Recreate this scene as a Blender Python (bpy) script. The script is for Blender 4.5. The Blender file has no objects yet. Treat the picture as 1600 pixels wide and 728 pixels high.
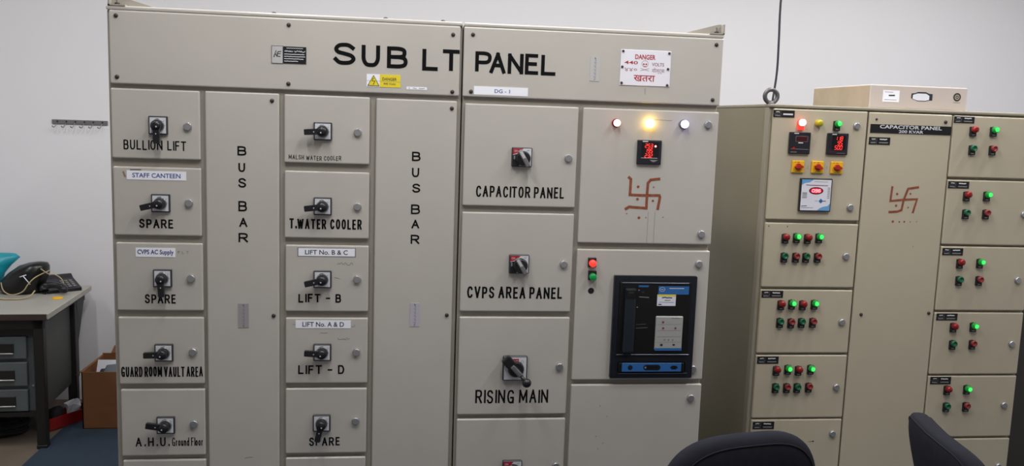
import bpy, bmesh, math, random
from mathutils import Vector, Matrix
random.seed(7)
SC = bpy.context.scene
COL = SC.collection
PI = math.pi

# ------------------------------------------------------------------ camera
cam_d = bpy.data.cameras.new('camera')
cam_d.sensor_fit = 'HORIZONTAL'; cam_d.sensor_width = 36.0; cam_d.lens = 1365.7 * 36.0 / 1600.0
cam_d.clip_start = 0.05
cam = bpy.data.objects.new('camera', cam_d); COL.objects.link(cam)
def cam_matrix(pos, yaw, pitch, roll):
    cy, sy, cp, sp = math.cos(yaw), math.sin(yaw), math.cos(pitch), math.sin(pitch)
    fw = Vector((sy*cp, cy*cp, -sp)); rt = Vector((cy, -sy, 0)); up = rt.cross(fw)
    r2 = rt*math.cos(roll) + up*math.sin(roll); u2 = up*math.cos(roll) - rt*math.sin(roll)
    m = Matrix((r2, u2, -fw)).transposed().to_4x4(); m.translation = Vector(pos); return m
cam.matrix_world = cam_matrix((0, -3.4, 1.85), 0.12947574, 0.12918787, 0.03399656)
SC.camera = cam

# ------------------------------------------------------------------ light and exposure
SC.view_settings.view_transform = 'Standard'
SC.view_settings.look = 'None'
SC.view_settings.gamma = 1.0
SC.view_settings.use_curve_mapping = False
SC.view_settings.exposure = 0.0
world = bpy.data.worlds.new('world'); SC.world = world; world.use_nodes = True
world.node_tree.nodes['Background'].inputs[0].default_value = (0.92, 0.95, 1.0, 1)
world.node_tree.nodes['Background'].inputs[1].default_value = 0.10
def tube_light(x, y, z, power, length=1.2, width=0.10, color=(0.99, 0.985, 0.985)):
    d = bpy.data.lights.new('tube_light', 'AREA'); d.shape = 'RECTANGLE'
    d.size = width; d.size_y = length; d.energy = power; d.color = color
    o = bpy.data.objects.new('tube_light', d); COL.objects.link(o); o.location = (x, y, z)
for tx, tp in ((-0.60, 23.5), (0.50, 24), (2.05, 27.5)): tube_light(tx, -1.30, 3.38, tp)
for tx, tp in ((-3.1, 15), (-1.8, 19), (-0.5, 22), (0.8, 24), (2.1, 26), (3.4, 40)): tube_light(tx, 0.30, 3.38, tp)

# ------------------------------------------------------------------ materials
def lin(c):
    c = c/255.0
    return c/12.92 if c <= 0.04045 else ((c+0.055)/1.055)**2.4
def rgb(t): return (lin(t[0]), lin(t[1]), lin(t[2]), 1.0)
MATS = {}
def mat(name, c, rough=0.5, metal=0.0, noise=0.0, scale=6.0, bump=0.0, bscale=200.0, emit=0.0, ecol=None, spec=0.5, stretch=(1, 1, 1), trans=0.0):
    m = bpy.data.materials.new(name); m.use_nodes = True
    nt = m.node_tree; b = nt.nodes['Principled BSDF']
    b.inputs['Base Color'].default_value = rgb(c)
    b.inputs['Roughness'].default_value = rough; b.inputs['Metallic'].default_value = metal
    b.inputs['Specular IOR Level'].default_value = spec
    if trans: b.inputs['Transmission Weight'].default_value = trans
    if noise or bump:
        tc = nt.nodes.new('ShaderNodeTexCoord'); mp = nt.nodes.new('ShaderNodeMapping')
        mp.inputs['Scale'].default_value = stretch
        nt.links.new(tc.outputs['Object'], mp.inputs['Vector'])
    if noise:
        n = nt.nodes.new('ShaderNodeTexNoise'); n.inputs['Scale'].default_value = scale; n.inputs['Detail'].default_value = 6
        nt.links.new(mp.outputs[0], n.inputs['Vector'])
        rp = nt.nodes.new('ShaderNodeValToRGB')
        k = lambda f: tuple(min(1, v*f) for v in rgb(c)[:3]) + (1,)
        rp.color_ramp.elements[0].position = 0.3; rp.color_ramp.elements[1].position = 0.7
        rp.color_ramp.elements[0].color = k(1-noise); rp.color_ramp.elements[1].color = k(1+noise*0.6)
        nt.links.new(n.outputs['Fac'], rp.inputs['Fac']); nt.links.new(rp.outputs['Color'], b.inputs['Base Color'])
    if bump:
        n2 = nt.nodes.new('ShaderNodeTexNoise'); n2.inputs['Scale'].default_value = bscale; n2.inputs['Detail'].default_value = 3
        nt.links.new(mp.outputs[0], n2.inputs['Vector'])
        bp = nt.nodes.new('ShaderNodeBump'); bp.inputs['Strength'].default_value = bump; bp.inputs['Distance'].default_value = 0.002
        nt.links.new(n2.outputs['Fac'], bp.inputs['Height']); nt.links.new(bp.outputs['Normal'], b.inputs['Normal'])
    if emit:
        b.inputs['Emission Color'].default_value = rgb(ecol or c); b.inputs['Emission Strength'].default_value = emit
    MATS[name] = m; return m
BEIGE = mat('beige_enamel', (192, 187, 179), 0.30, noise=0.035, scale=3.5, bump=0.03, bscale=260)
FRAME = mat('beige_enamel_frame_shaded', (160, 154, 143), 0.5, noise=0.05, scale=5)  # frame enamel darkened so the gaps between doors look more shadowed
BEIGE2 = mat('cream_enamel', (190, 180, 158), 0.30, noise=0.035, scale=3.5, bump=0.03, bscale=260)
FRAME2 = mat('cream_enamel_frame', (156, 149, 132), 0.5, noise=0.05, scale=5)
OLIVE_SHADED = mat('olive_side_shaded', (138, 130, 104), 0.5, noise=0.06, scale=3)  # olive side colour, darkened further to paint in the shade of the gap
PAINT = mat('black_paint', (12, 12, 14), 0.8, spec=0.15)
PEN = mat('pen_ink', (52, 50, 50), 0.8, spec=0.2)
SCUFF = mat('faint_pencil', (124, 120, 116), 0.8)
BLACK = mat('black_plastic', (24, 25, 30), 0.35, noise=0.1, scale=20)
BLACKM = mat('matt_black', (16, 16, 18), 0.6)
DGREY = mat('dark_grey_plastic', (48, 50, 55), 0.45, noise=0.05)
SILVER = mat('silver_face', (214, 215, 220), 0.45, metal=0.0, noise=0.02)
STEEL = mat('grey_steel', (150, 150, 150), 0.35, metal=0.8, noise=0.05, scale=30)
EYEST = mat('dull_eye_steel', (104, 102, 104), 0.45, metal=0.6, noise=0.08, scale=40)
CHROME = mat('chrome', (176, 176, 178), 0.35, metal=0.75, noise=0.03, scale=40)
LOCKC = mat('lock_core', (112, 112, 116), 0.45, metal=0.5, noise=0.05, scale=60)
SCREW = mat('brown_screw', (66, 58, 54), 0.5, metal=0.4, noise=0.1, scale=60)
WHITE = mat('white_label', (246, 247, 255), 0.5, noise=0.01)
ENAMEL = mat('white_sign', (240, 238, 246), 0.35, noise=0.02)
BLUE = mat('blue_ink', (44, 66, 150), 0.6)
NAVY = mat('dark_blue_ink', (50, 48, 120), 0.6)
DKTXT = mat('dark_text', (42, 42, 58), 0.6)
REDINK = mat('red_ink', (176, 36, 52), 0.5)
REDDULL = mat('faded_red_ink', (150, 95, 110), 0.6)
GREYPL = mat('grey_plate', (190, 188, 188), 0.45, noise=0.03)
DULLPL = mat('dull_grey_plate', (158, 153, 158), 0.5, noise=0.04)
MAUVEPL = mat('mauve_grey_plate', (186, 182, 194), 0.5, noise=0.03)
GREYTX = mat('grey_engraving', (130, 128, 130), 0.6)
YELLOW = mat('yellow_sticker', (236, 214, 46), 0.45)
BLKPL = mat('black_nameplate', (20, 21, 24), 0.4)
WHTTX = mat('white_engraving', (215, 216, 220), 0.5)
VERM = mat('vermilion_powder', (146, 78, 52), 0.8, noise=0.35, scale=60)
VERMF = mat('faded_powder', (150, 118, 105), 0.8)
REDLENS = mat('red_lens', (138, 24, 28), 0.25, noise=0.05)
REDBTN = mat('red_button', (140, 46, 46), 0.4, noise=0.05)
GRNBTN = mat('green_button', (18, 96, 62), 0.35, noise=0.05)
YELLENS = mat('olive_yellow_lens', (176, 166, 34), 0.25, noise=0.05)
GRNGLOW = mat('green_lit', (30, 230, 70), 0.3, emit=1.15, ecol=(70, 255, 105))
GRNMID = mat('green_lit_soft', (8, 120, 44), 0.3, emit=0.12, ecol=(20, 220, 70))
REDGLOW = mat('red_lit', (255, 60, 50), 0.3, emit=1.0, ecol=(255, 60, 50))
REDHOT = mat('red_lit_hot', (255, 190, 180), 0.3, emit=5.0, ecol=(255, 150, 140))
YELHOT = mat('yellow_lit', (255, 220, 120), 0.3, emit=12.0, ecol=(255, 208, 95))
BLUHOT = mat('blue_lit', (225, 222, 255), 0.3, emit=9.0, ecol=(158, 150, 255))
LED = mat('red_digits', (255, 40, 40), 0.4, emit=1.2, ecol=(255, 58, 52))
LEDHOT = mat('red_led_hot', (255, 120, 120), 0.4, emit=4.0, ecol=(255, 130, 130))
LEDDARK = mat('dark_red_window', (70, 16, 20), 0.25)
METER = mat('meter_black', (32, 32, 40), 0.35, noise=0.05)
METERS = mat('meter_screen', (14, 12, 16), 0.2)
YELPLATE = mat('yellow_plate', (236, 180, 30), 0.4, noise=0.04)
REDKNOB = mat('red_knob', (172, 40, 24), 0.35, noise=0.05)
SKY = mat('sky_blue_panel', (106, 164, 214), 0.45)
RELAYW = mat('relay_white', (226, 226, 236), 0.45)
OVAL = mat('dark_red_oval', (110, 8, 24), 0.3)
OVALIN = mat('red_lit_oval', (200, 20, 60), 0.3, emit=0.75, ecol=(235, 30, 80))
ADDED_DARK = mat('added_dark_cupboard', (62, 58, 54), 0.6, noise=0.06)
ACBF = mat('breaker_navy', (18, 24, 34), 0.4, noise=0.05)
ACBB = mat('breaker_black', (10, 11, 13), 0.35)
ACBL = mat('breaker_blue', (44, 104, 168), 0.45)
ACBH = mat('breaker_handle', (26, 34, 42), 0.4)
ACBE = mat('breaker_edge', (90, 94, 106), 0.3, metal=0.5)
TRIP = mat('trip_unit_grey', (168, 168, 164), 0.45, noise=0.03)
MAROON = mat('maroon_dot', (130, 60, 60), 0.5)
CARD = mat('brown_cardboard', (126, 82, 48), 0.85, noise=0.06, scale=8, stretch=(1, 1, 4))
CARDL = mat('pale_cardboard', (196, 184, 176), 0.75, noise=0.05, scale=5)
CARDS = mat('stained_cardboard', (176, 160, 138), 0.8, noise=0.10, scale=9)
CARDIN = mat('cardboard_inside', (120, 80, 48), 0.9, noise=0.06)
PAPER = mat('white_paper', (226, 228, 238), 0.7, noise=0.02)
GREYBLU = mat('slate_plastic', (92, 98, 106), 0.5, noise=0.1)
TEAL = mat('teal_plastic_bag', (22, 150, 168), 0.35, noise=0.15, scale=8, bump=0.3, bscale=30)
BAGBLK = mat('black_plastic_bag', (8, 8, 9), 0.28, noise=0.1, bump=0.45, bscale=22)
CREAM = mat('cream_cable', (176, 160, 124), 0.6)
CABLE = mat('black_cable', (38, 40, 50), 0.5, noise=0.05)
LAMIN = mat('grey_laminate', (164, 162, 154), 0.45, noise=0.05, scale=6)
LAMEDG = mat('laminate_edge', (172, 168, 158), 0.5, noise=0.08, scale=14)
BRNEDG = mat('brown_edge', (62, 50, 46), 0.5, noise=0.15, scale=14)
DESKBLK = mat('desk_black_steel', (26, 25, 24), 0.5, noise=0.1)
SIDEGRY = mat('desk_side_steel', (70, 74, 72), 0.55, noise=0.08, scale=5)
DESKGRY = mat('desk_grey_steel', (92, 100, 102), 0.5, noise=0.08, scale=5)
REDBOX = mat('red_card', (140, 18, 20), 0.55, noise=0.06)
CLOTH = mat('dark_cloth', (30, 32, 38), 0.9, noise=0.1, bump=0.3, bscale=60)
FABRIC = mat('charcoal_fabric', (33, 33, 41), 0.95, noise=0.10, scale=40, bump=0.35, bscale=420, spec=0.15)
FABDK = mat('dark_fabric', (22, 22, 26), 0.95, noise=0.08, scale=40, bump=0.35, bscale=420, spec=0.15)
WALL = mat('white_wall_paint', (228, 227, 230), 0.7, noise=0.012, scale=1.6, bump=0.04, bscale=90)
CEIL = mat('white_ceiling', (232, 232, 230), 0.8, noise=0.01)
FLOORM = mat('beige_floor', (116, 104, 92), 0.6, noise=0.10, scale=5)
MATBL = mat('blue_rubber_mat', (42, 58, 74), 0.75, noise=0.14, scale=9, bump=0.2, bscale=120)

# ------------------------------------------------------------------ mesh builder
class MB:
    def __init__(s): s.v = []; s.f = []; s.m = []; s.sm = []; s.mats = []
    def mi(s, m):
        if m not in s.mats: s.mats.append(m)
        return s.mats.index(m)
    def add(s, vs, fs, m, smooth=False):
        o = len(s.v); k = s.mi(m); s.v += [tuple(v) for v in vs]
        for f in fs: s.f.append(tuple(o+i for i in f)); s.m.append(k); s.sm.append(smooth)
    def box(s, x0, x1, y0, y1, z0, z1, m, bev=0.0, seg=2, smooth=None):
        if bev <= 0:
            vs = [(x, y, z) for x in (x0, x1) for y in (y0, y1) for z in (z0, z1)]
            s.add(vs, [(0, 1, 3, 2), (4, 6, 7, 5), (0, 4, 5, 1), (2, 3, 7, 6), (0, 2, 6, 4), (1, 5, 7, 3)], m); return
        bm = bmesh.new(); bmesh.ops.create_cube(bm, size=1.0)
        for v in bm.verts:
            v.co = Vector(((x0+x1)/2+v.co.x*(x1-x0), (y0+y1)/2+v.co.y*(y1-y0), (z0+z1)/2+v.co.z*(z1-z0)))
        bmesh.ops.bevel(bm, geom=list(bm.edges), offset=bev, segments=seg, affect='EDGES', profile=0.5)
        s.bm(bm, m, bool(smooth))
    def bm(s, bm, m, smooth=False):
        bm.verts.index_update(); s.add([v.co.copy() for v in bm.verts], [[v.index for v in f.verts] for f in bm.faces], m, smooth); bm.free()
    def lathe(s, prof, c, axis, m, n=24, cap=True):
        # prof: (radius, distance along axis) list; axis 'y-' points out of a front panel
        A = {'y-': (Vector((1, 0, 0)), Vector((0, 0, 1)), Vector((0, -1, 0))), 'z': (Vector((1, 0, 0)), Vector((0, 1, 0)), Vector((0, 0, 1))),
             'x': (Vector((0, 1, 0)), Vector((0, 0, 1)), Vector((1, 0, 0)))}[axis]
        vs = []; fs = []; c = Vector(c)
        for r, d in prof:
            for k in range(n):
                a = 2*PI*k/n; vs.append(c + A[0]*r*math.cos(a) + A[1]*r*math.sin(a) + A[2]*d)
        for i in range(len(prof)-1):
            for k in range(n): fs.append((i*n+k, i*n+(k+1) % n, (i+1)*n+(k+1) % n, (i+1)*n+k))
        s.add(vs, fs, m, True)
        if cap:
            for i in (0, len(prof)-1):
                if prof[i][0] > 1e-6: s.add(vs[i*n:(i+1)*n], [tuple(range(n))], m, False)
    def tube(s, pts, r, m, n=8, closed=False, cap=True):
        pts = [Vector(p) for p in pts]; N = len(pts); vs = []; fs = []; up = None
        for i, p in enumerate(pts):
            a = pts[(i-1) % N] if (closed or i > 0) else p; b = pts[(i+1) % N] if (closed or i < N-1) else p
            t = (b-a).normalized()
            if up is None:
                up = Vector((0, 0, 1)) if abs(t.z) < 0.9 else Vector((1, 0, 0))
            u = (up - t*up.dot(t)).normalized(); w = t.cross(u); up = u
            rr = r[i] if isinstance(r, (list, tuple)) else r
            for k in range(n):
                q = 2*PI*k/n; vs.append(p + u*rr*math.cos(q) + w*rr*math.sin(q))
        for i in range(N if closed else N-1):
            j = (i+1) % N
            for k in range(n): fs.append((i*n+k, i*n+(k+1) % n, j*n+(k+1) % n, j*n+k))
        if cap and not closed:
            fs.append(tuple(range(n))); fs.append(tuple((N-1)*n+k for k in range(n)))
        s.add(vs, fs, m, True)
    def prism(s, poly, y0, y1, m):            # polygon in x,z extruded along y
        n = len(poly); vs = [(x, y0, z) for x, z in poly] + [(x, y1, z) for x, z in poly]
        s.add(vs, [tuple(range(n)), tuple(range(2*n-1, n-1, -1))] + [(i, (i+1) % n, n+(i+1) % n, n+i) for i in range(n)], m)
    def flat(s, poly, y, m): s.add([(x, y, z) for x, z in poly], [tuple(range(len(poly)))], m)
    def rect(s, r, y, m): s.flat([(r[0], r[1]), (r[2], r[1]), (r[2], r[3]), (r[0], r[3])], y, m)
    def disc(s, c, r, y, m, n=16, ry=None): s.flat([(c[0]+r*math.cos(2*PI*k/n), c[1]+(ry or r)*math.sin(2*PI*k/n)) for k in range(n)], y, m)
    def ribbon(s, P, w, y, m, closed=False):
        P = [Vector(p) for p in P]; N = len(P)
        if N < 2: return
        L = []; R = []
        for i in range(N):
            a = P[(i-1) % N] if (closed or i > 0) else None; b = P[(i+1) % N] if (closed or i < N-1) else None
            d1 = (P[i]-a).normalized() if a is not None else None; d2 = (b-P[i]).normalized() if b is not None else None
            d1 = d1 or d2; d2 = d2 or d1
            n1 = Vector((-d1.y, d1.x)); n2 = Vector((-d2.y, d2.x)); h = n1+n2
            h = n1 if h.length < 1e-3 else h.normalized()
            k = 1.0/max(0.72, h.dot(n1)); L.append(P[i]+h*k*w/2); R.append(P[i]-h*k*w/2)
        vs = [(p.x, y, p.y) for p in L] + [(p.x, y, p.y) for p in R]
        s.add(vs, [(i, (i+1) % N, N+(i+1) % N, N+i) for i in range(N if closed else N-1)], m)
    def mesh(s, name):
        me = bpy.data.meshes.new(name); me.from_pydata(s.v, [], s.f)
        for m in s.mats: me.materials.append(m)
        me.polygons.foreach_set('material_index', s.m); me.polygons.foreach_set('use_smooth', s.sm)
        bm = bmesh.new(); bm.from_mesh(me); bmesh.ops.recalc_face_normals(bm, faces=list(bm.faces)); bm.to_mesh(me); bm.free()
        me.update(); return me
    def build(s, name, parent=None, loc=(0, 0, 0), rot=(0, 0, 0)):
        return put(s.mesh(name), name, parent, loc, rot)
def put(me, name, parent=None, loc=(0, 0, 0), rot=(0, 0, 0)):
    o = bpy.data.objects.new(name, me); COL.objects.link(o); o.location = loc; o.rotation_euler = rot
    if parent: o.parent = parent
    return o
def thing(name, label, cat, loc=(0, 0, 0), rotz=0, group=None):
    o = bpy.data.objects.new(name, None); o.empty_display_size = 0.1; COL.objects.link(o); o.location = loc; o.rotation_euler = (0, 0, rotz)
    return tag(o, label, cat, group)
def tag(o, label, cat, group=None):
    o['label'] = label; o['category'] = cat
    if group: o['group'] = group
    return o
def struct(o): o['kind'] = 'structure'; return o
def smooth_pts(P, n=6, closed=False):
    P = [Vector(p) for p in P]; N = len(P); out = []
    for i in range(N if closed else N-1):
        p0 = P[(i-1) % N] if (closed or i > 0) else P[0]; p1 = P[i]; p2 = P[(i+1) % N]; p3 = P[(i+2) % N] if (closed or i < N-2) else P[-1]
        for k in range(n):
            t = k/n; out.append(0.5*((2*p1) + (p2-p0)*t + (2*p0-5*p1+4*p2-p3)*t*t + (3*p1-p0-3*p2+p3)*t*t*t))
    if not closed: out.append(P[-1])
    return out

# ------------------------------------------------------------------ hand painted stroke lettering
# each glyph: width factor and strokes; 's' marks a smooth stroke, 'o' a smooth closed one
def arcD(x0): return [(x0, 1), (0.45, 1), (0.78, 0.92), (1, 0.5), (0.78, 0.08), (0.45, 0), (x0, 0)]
G = {
 'A': (1.0, [('l', [(0, 0), (.5, 1), (1, 0)]), ('l', [(.2, .36), (.8, .36)])]),
 'B': (.9, [('l', [(0, 0), (0, 1)]), ('s', [(0, 1), (.55, 1), (.86, .93), (.92, .76), (.84, .58), (.5, .53), (0, .53)]), ('s', [(.5, .53), (.88, .48), (1, .27), (.9, .07), (.55, 0), (0, 0)])]),
 'C': (.95, [('s', [(.97, .80), (.8, .96), (.5, 1), (.2, .9), (.02, .5), (.2, .1), (.5, 0), (.8, .04), (.97, .2)])]),
 'D': (.95, [('l', [(0, 0), (0, 1)]), ('s', arcD(0))]),
 'E': (.8, [('l', [(.95, 1), (0, 1), (0, 0), (1, 0)]), ('l', [(0, .52), (.85, .52)])]),
 'F': (.8, [('l', [(1, 1), (0, 1), (0, 0)]), ('l', [(0, .52), (.85, .52)])]),
 'G': (1.0, [('s', [(.95, .82), (.78, .97), (.5, 1), (.2, .9), (.02, .5), (.2, .1), (.5, 0), (.8, .04), (.95, .2)]), ('l', [(.95, 0), (.95, .42), (.55, .42)])]),
 'H': (.95, [('l', [(0, 0), (0, 1)]), ('l', [(1, 0), (1, 1)]), ('l', [(0, .5), (1, .5)])]),
 'I': (.12, [('l', [(.5, 0), (.5, 1)])]),
 'L': (.8, [('l', [(0, 1), (0, 0), (1, 0)])]),
 'M': (1.2, [('l', [(0, 0), (.04, 1)]), ('l', [(.05, .96), (.5, .2), (.95, .96)]), ('l', [(.96, 1), (1, 0)])]),
 'N': (1.0, [('l', [(0, 0), (0, 1)]), ('l', [(.02, .96), (.98, .04)]), ('l', [(1, 0), (1, 1)])]),
 'O': (.95, [('o', [(.5, 1), (.85, .88), (1, .5), (.85, .12), (.5, 0), (.15, .12), (0, .5), (.15, .88)])]),
 'P': (.88, [('l', [(0, 0), (0, 1)]), ('s', [(0, 1), (.6, 1), (.92, .92), (1, .73), (.9, .53), (.6, .46), (0, .46)])]),
 'R': (.95, [('l', [(0, 0), (0, 1)]), ('s', [(0, 1), (.6, 1), (.9, .92), (.97, .74), (.88, .55), (.6, .48), (0, .48)]), ('l', [(.5, .48), (1, 0)])]),
 'S': (.92, [('s', [(.93, .83), (.72, .97), (.48, 1), (.2, .95), (.05, .77), (.16, .6), (.5, .51), (.84, .41), (.97, .23), (.8, .05), (.5, 0), (.22, .03), (.02, .2)])]),
 'T': (.95, [('l', [(0, 1), (1, 1)]), ('l', [(.5, 1), (.5, 0)])]),
 'U': (.92, [('s', [(0, 1), (0, .7), (.02, .3), (.2, .05), (.5, 0), (.8, .05), (.98, .3), (1, .7), (1, 1)])]),
 'V': (1.0, [('l', [(0, 1), (.5, 0), (1, 1)])]),
 'W': (1.35, [('l', [(0, 1), (.25, 0), (.5, .9), (.75, 0), (1, 1)])]),
 '-': (.7, [('l', [(0, .48), (1, .48)])]),
 '.': (.15, [('l', [(.3, 0), (.3, .12)])]),
 'r': (.5, [('l', [(0, 0), (0, .62)]), ('s', [(0, .4), (.4, .6), (1, .6)])]),
 'o': (.7, [('o', [(.5, .64), (.9, .52), (1, .32), (.9, .1), (.5, 0), (.1, .1), (0, .32), (.1, .52)])]),
 'u': (.7, [('s', [(0, .62), (.02, .2), (.4, 0), (.95, .2)]), ('l', [(1, .62), (1, 0)])]),
 'n': (.7, [('l', [(0, 0), (0, .62)]), ('s', [(0, .4), (.5, .62), (.95, .45), (1, 0)])]),
 'd': (.7, [('o', [(.5, .6), (.9, .45), (.95, .3), (.85, .08), (.45, 0), (.05, .12), (0, .32), (.1, .52)]), ('l', [(1, 1), (1, 0)])]),
 'l': (.12, [('l', [(.5, 0), (.5, 1)])]),
}
def glyph(mb, ch, r, w, y, m):
    """one letter painted to fill the rectangle r"""
    h = w/2
    for kind, P in G[ch][1]:
        Q = [Vector((r[0]+h+p[0]*(r[2]-r[0]-w), r[1]+h+p[1]*(r[3]-r[1]-w))) for p in P]
        if kind == 'l':
            for a, c in zip(Q[:-1], Q[1:]):
                d = (c-a).normalized()*h*0.9; mb.ribbon([a-d, c+d], w, y, m); y -= 0.00012
            continue
        if kind in 'so': Q = smooth_pts(Q, 5, kind == 'o')
        if kind != 'o':      # square off the ends by half a brush width
            a = (Q[0]-Q[1]).normalized(); b = (Q[-1]-Q[-2]).normalized(); Q[0] = Q[0]+a*h*0.9; Q[-1] = Q[-1]+b*h*0.9
        mb.ribbon(Q, w, y, m, kind == 'o'); y -= 0.00015
def painted(mb, text, r, w, y, m, gap=0.22, space=0.5, jit=0.0):
    w *= 1.14
    tot = 0
    for i, ch in enumerate(text): tot += space if ch == ' ' else G[ch][0] + gap
    tot -= gap; k = (r[2]-r[0])/tot; x = r[0]
    for ch in text:
        if ch == ' ': x += space*k; continue
        j = random.uniform(-jit, jit); wd = max(G[ch][0]*k, w*1.02)
        glyph(mb, ch, (x, r[1]+j, x+wd, r[3]+j), w, y, m); x += (G[ch][0]+gap)*k
# printed lettering from the built-in typeface
def printed(mb, text, r, y, m, bold=0.0, keep=False, sx=1.0):
    cu = bpy.data.curves.new('type', 'FONT'); cu.body = text; cu.size = 1.0; cu.offset = bold; cu.resolution_u = 3
    ob = bpy.data.objects.new('type', cu); COL.objects.link(ob); bpy.context.view_layer.update()
    me = bpy.data.meshes.new_from_object(ob.evaluated_get(bpy.context.evaluated_depsgraph_get()))
    vs = [v.co.copy() for v in me.vertices]; fs = [tuple(p.vertices) for p in me.polygons]
    bpy.data.objects.remove(ob); bpy.data.curves.remove(cu); bpy.data.meshes.remove(me)
    if not vs: return
    x0 = min(v.x for v in vs); x1 = max(v.x for v in vs); z0 = min(v.y for v in vs); z1 = max(v.y for v in vs)
    kx = (r[2]-r[0])/(x1-x0); kz = (r[3]-r[1])/(z1-z0)
    mb.add([(r[0]+(v.x-x0)*kx, y, r[1]+(v.y-z0)*kz) for v in vs], fs, m)
SEG = {'0': 'abcdef', '1': 'bc', '2': 'abged', '3': 'abgcd', '4': 'fgbc', '5': 'afgcd', '6': 'afgedc', '7': 'abc', '8': 'abcdefg', '9': 'abfgcd'}
def seven(mb, text, r, y, m, w=0.0025, slant=0.12):
    digs = [c for c in text if c != '.']; n = len(digs); cw = (r[2]-r[0])/n; H = r[3]-r[1]; dw = cw*0.68; i = 0
    for c in text:
        if c == '.':
            mb.disc((r[0]+i*cw-cw*0.14, r[1]+w/2), w*0.6, y, m, 8); continue
        x = r[0]+i*cw; i += 1
        def q(u, v): return (x+u*dw+slant*v*H, r[1]+v*H)
        g = 0.06
        S = {'a': (q(g, 1), q(1-g, 1)), 'b': (q(1, 1-g), q(1, .5+g)), 'c': (q(1, .5-g), q(1, g)), 'd': (q(g, 0), q(1-g, 0)), 'e': (q(0, g), q(0, .5-g)), 'f': (q(0, .5+g), q(0, 1-g)), 'g': (q(g, .5), q(1-g, .5))}
        for s in SEG[c]: mb.ribbon(S[s], w, y, m)
def squiggle(mb, x0, x1, z, h, w, y, m, n=10):
    mb.ribbon([(x0+(x1-x0)*i/n, z+h*(random.random()-0.5)) for i in range(n+1)], w, y, m)

# ------------------------------------------------------------------ the room
def slab(name, x0, x1, y0, y1, z0, z1, m):
    b = MB(); b.box(x0, x1, y0, y1, z0, z1, m); return struct(b.build(name))
slab('floor', -4.5, 5.2, -5.2, 2.4, -0.1, 0.0, FLOORM)
slab('wall_back', -4.5, 5.2, 2.25, 2.4, 0, 3.5, WALL)
slab('wall_left', -4.6, -4.5, -5.2, 2.4, 0, 3.5, WALL)
slab('wall_right', 5.2, 5.3, -5.2, 2.4, 0, 3.5, WALL)
slab('wall_front', -4.5, 5.2, -5.3, -5.2, 0, 3.5, WALL)
slab('ceiling', -4.5, 5.2, -5.2, 2.4, 3.5, 3.6, CEIL)
b = MB(); b.box(-1.9, 4.2, -2.2, 2.0, 0.0, 0.006, MATBL, 0.002, 1)
tag(b.build('floor_mat'), 'dark blue rubber mat laid on the floor in front of the panels', 'mat')

# ------------------------------------------------------------------ shared fittings
def lock_mesh():
    b = MB(); b.lathe([(0.0155, 0), (0.0155, 0.006), (0.0145, 0.010), (0.0128, 0.0115)], (0, 0, 0), 'y-', CHROME, 20)
    b.lathe([(0.0128, 0.0114), (0.0118, 0.0095), (0.004, 0.0095)], (0, 0, 0), 'y-', LOCKC, 20)
    b.box(-0.006, 0.006, -0.0112, -0.009, -0.0012, 0.0012, SCREW); return b.mesh('lock')
LOCK = lock_mesh()
def screw_mesh(r=0.0078):
    b = MB(); b.lathe([(r, 0), (r, 0.002), (r*0.8, 0.005), (r*0.35, 0.0062), (0.0, 0.0064)], (0, 0, 0), 'y-', SCREW, 14)
    return b.mesh('screw')
SCREWM = screw_mesh(); SCREWS = screw_mesh(0.005)
def nameplate(parent, r, y, two=True):
    b = MB(); b.box(r[0], r[2], y-0.0015, y, r[1], r[3], BLKPL); w = r[2]-r[0]; h = r[3]-r[1]; yy = y-0.0019
    xs = r[0]+w*0.36; b.ribbon([(xs, r[1]+h*.05), (xs, r[3]-h*.05)], 0.0008, yy, GREYTX); b.ribbon([(r[0], r[1]+h*.5), (xs, r[1]+h*.5)], 0.0008, yy, GREYTX)
    return b, w, h, yy, xs
BASEPLATE = {}
def switch_mesh():
    b = MB(); b.box(-.034, .034, -.012, 0, -.034, .034, DGREY, .002, 1); b.rect((-.029, -.029, .029, .029), -.0124, SILVER)
    P = [(.022*math.cos(a), .022*math.sin(a)+.002) for a in [PI*.45, PI*.52, PI*.6, PI*.68]]; b.ribbon(P, .0022, -.0127, PAINT)
    b.ribbon([(.018, .014), (.022, .018)], .0018, -.0127, GREYTX); b.ribbon([(.022, 0), (.027, 0)], .0012, -.0127, GREYTX)
    b.lathe([(.0235, .012), (.0235, .0165), (.022, .018)], (0, 0, 0), 'y-', STEEL, 28); b.lathe([(.0205, .017), (.0205, .030), (.019, .032)], (0, 0, 0), 'y-', BLACK, 28); return b.mesh('rotary_switch')
def handle_mesh():
    b = MB(); n = 14; poly = [(.0185*math.cos(a), .0185*math.sin(a)) for a in [PI*.3+PI*1.4*k/n for k in range(n+1)]] + [(.018, -.0112), (.064, -.0108), (.066, -.009), (.066, .009), (.064, .0108), (.018, .0112)]
    b.prism(poly, -.046, -.031, BLACK)
    b.lathe([(.0165, .046), (.014, .049), (.008, .0512), (0, .052)], (0, 0, 0), 'y-', BLACK, 18)
    b.disc((.004, .004), .0028, -.0526, SILVER, 8); b.disc((.030, 0), .0022, -.0464, SILVER, 8); return b.mesh('handle')
SWM, HDM = switch_mesh(), handle_mesh()
def rotary(parent, x, z, ang, y=0.0):
    s = put(SWM, 'rotary_switch', parent, (x, y, z)); put(HDM, 'handle', s, (0, 0, 0), (0, -math.radians(ang), 0)); return s
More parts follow.
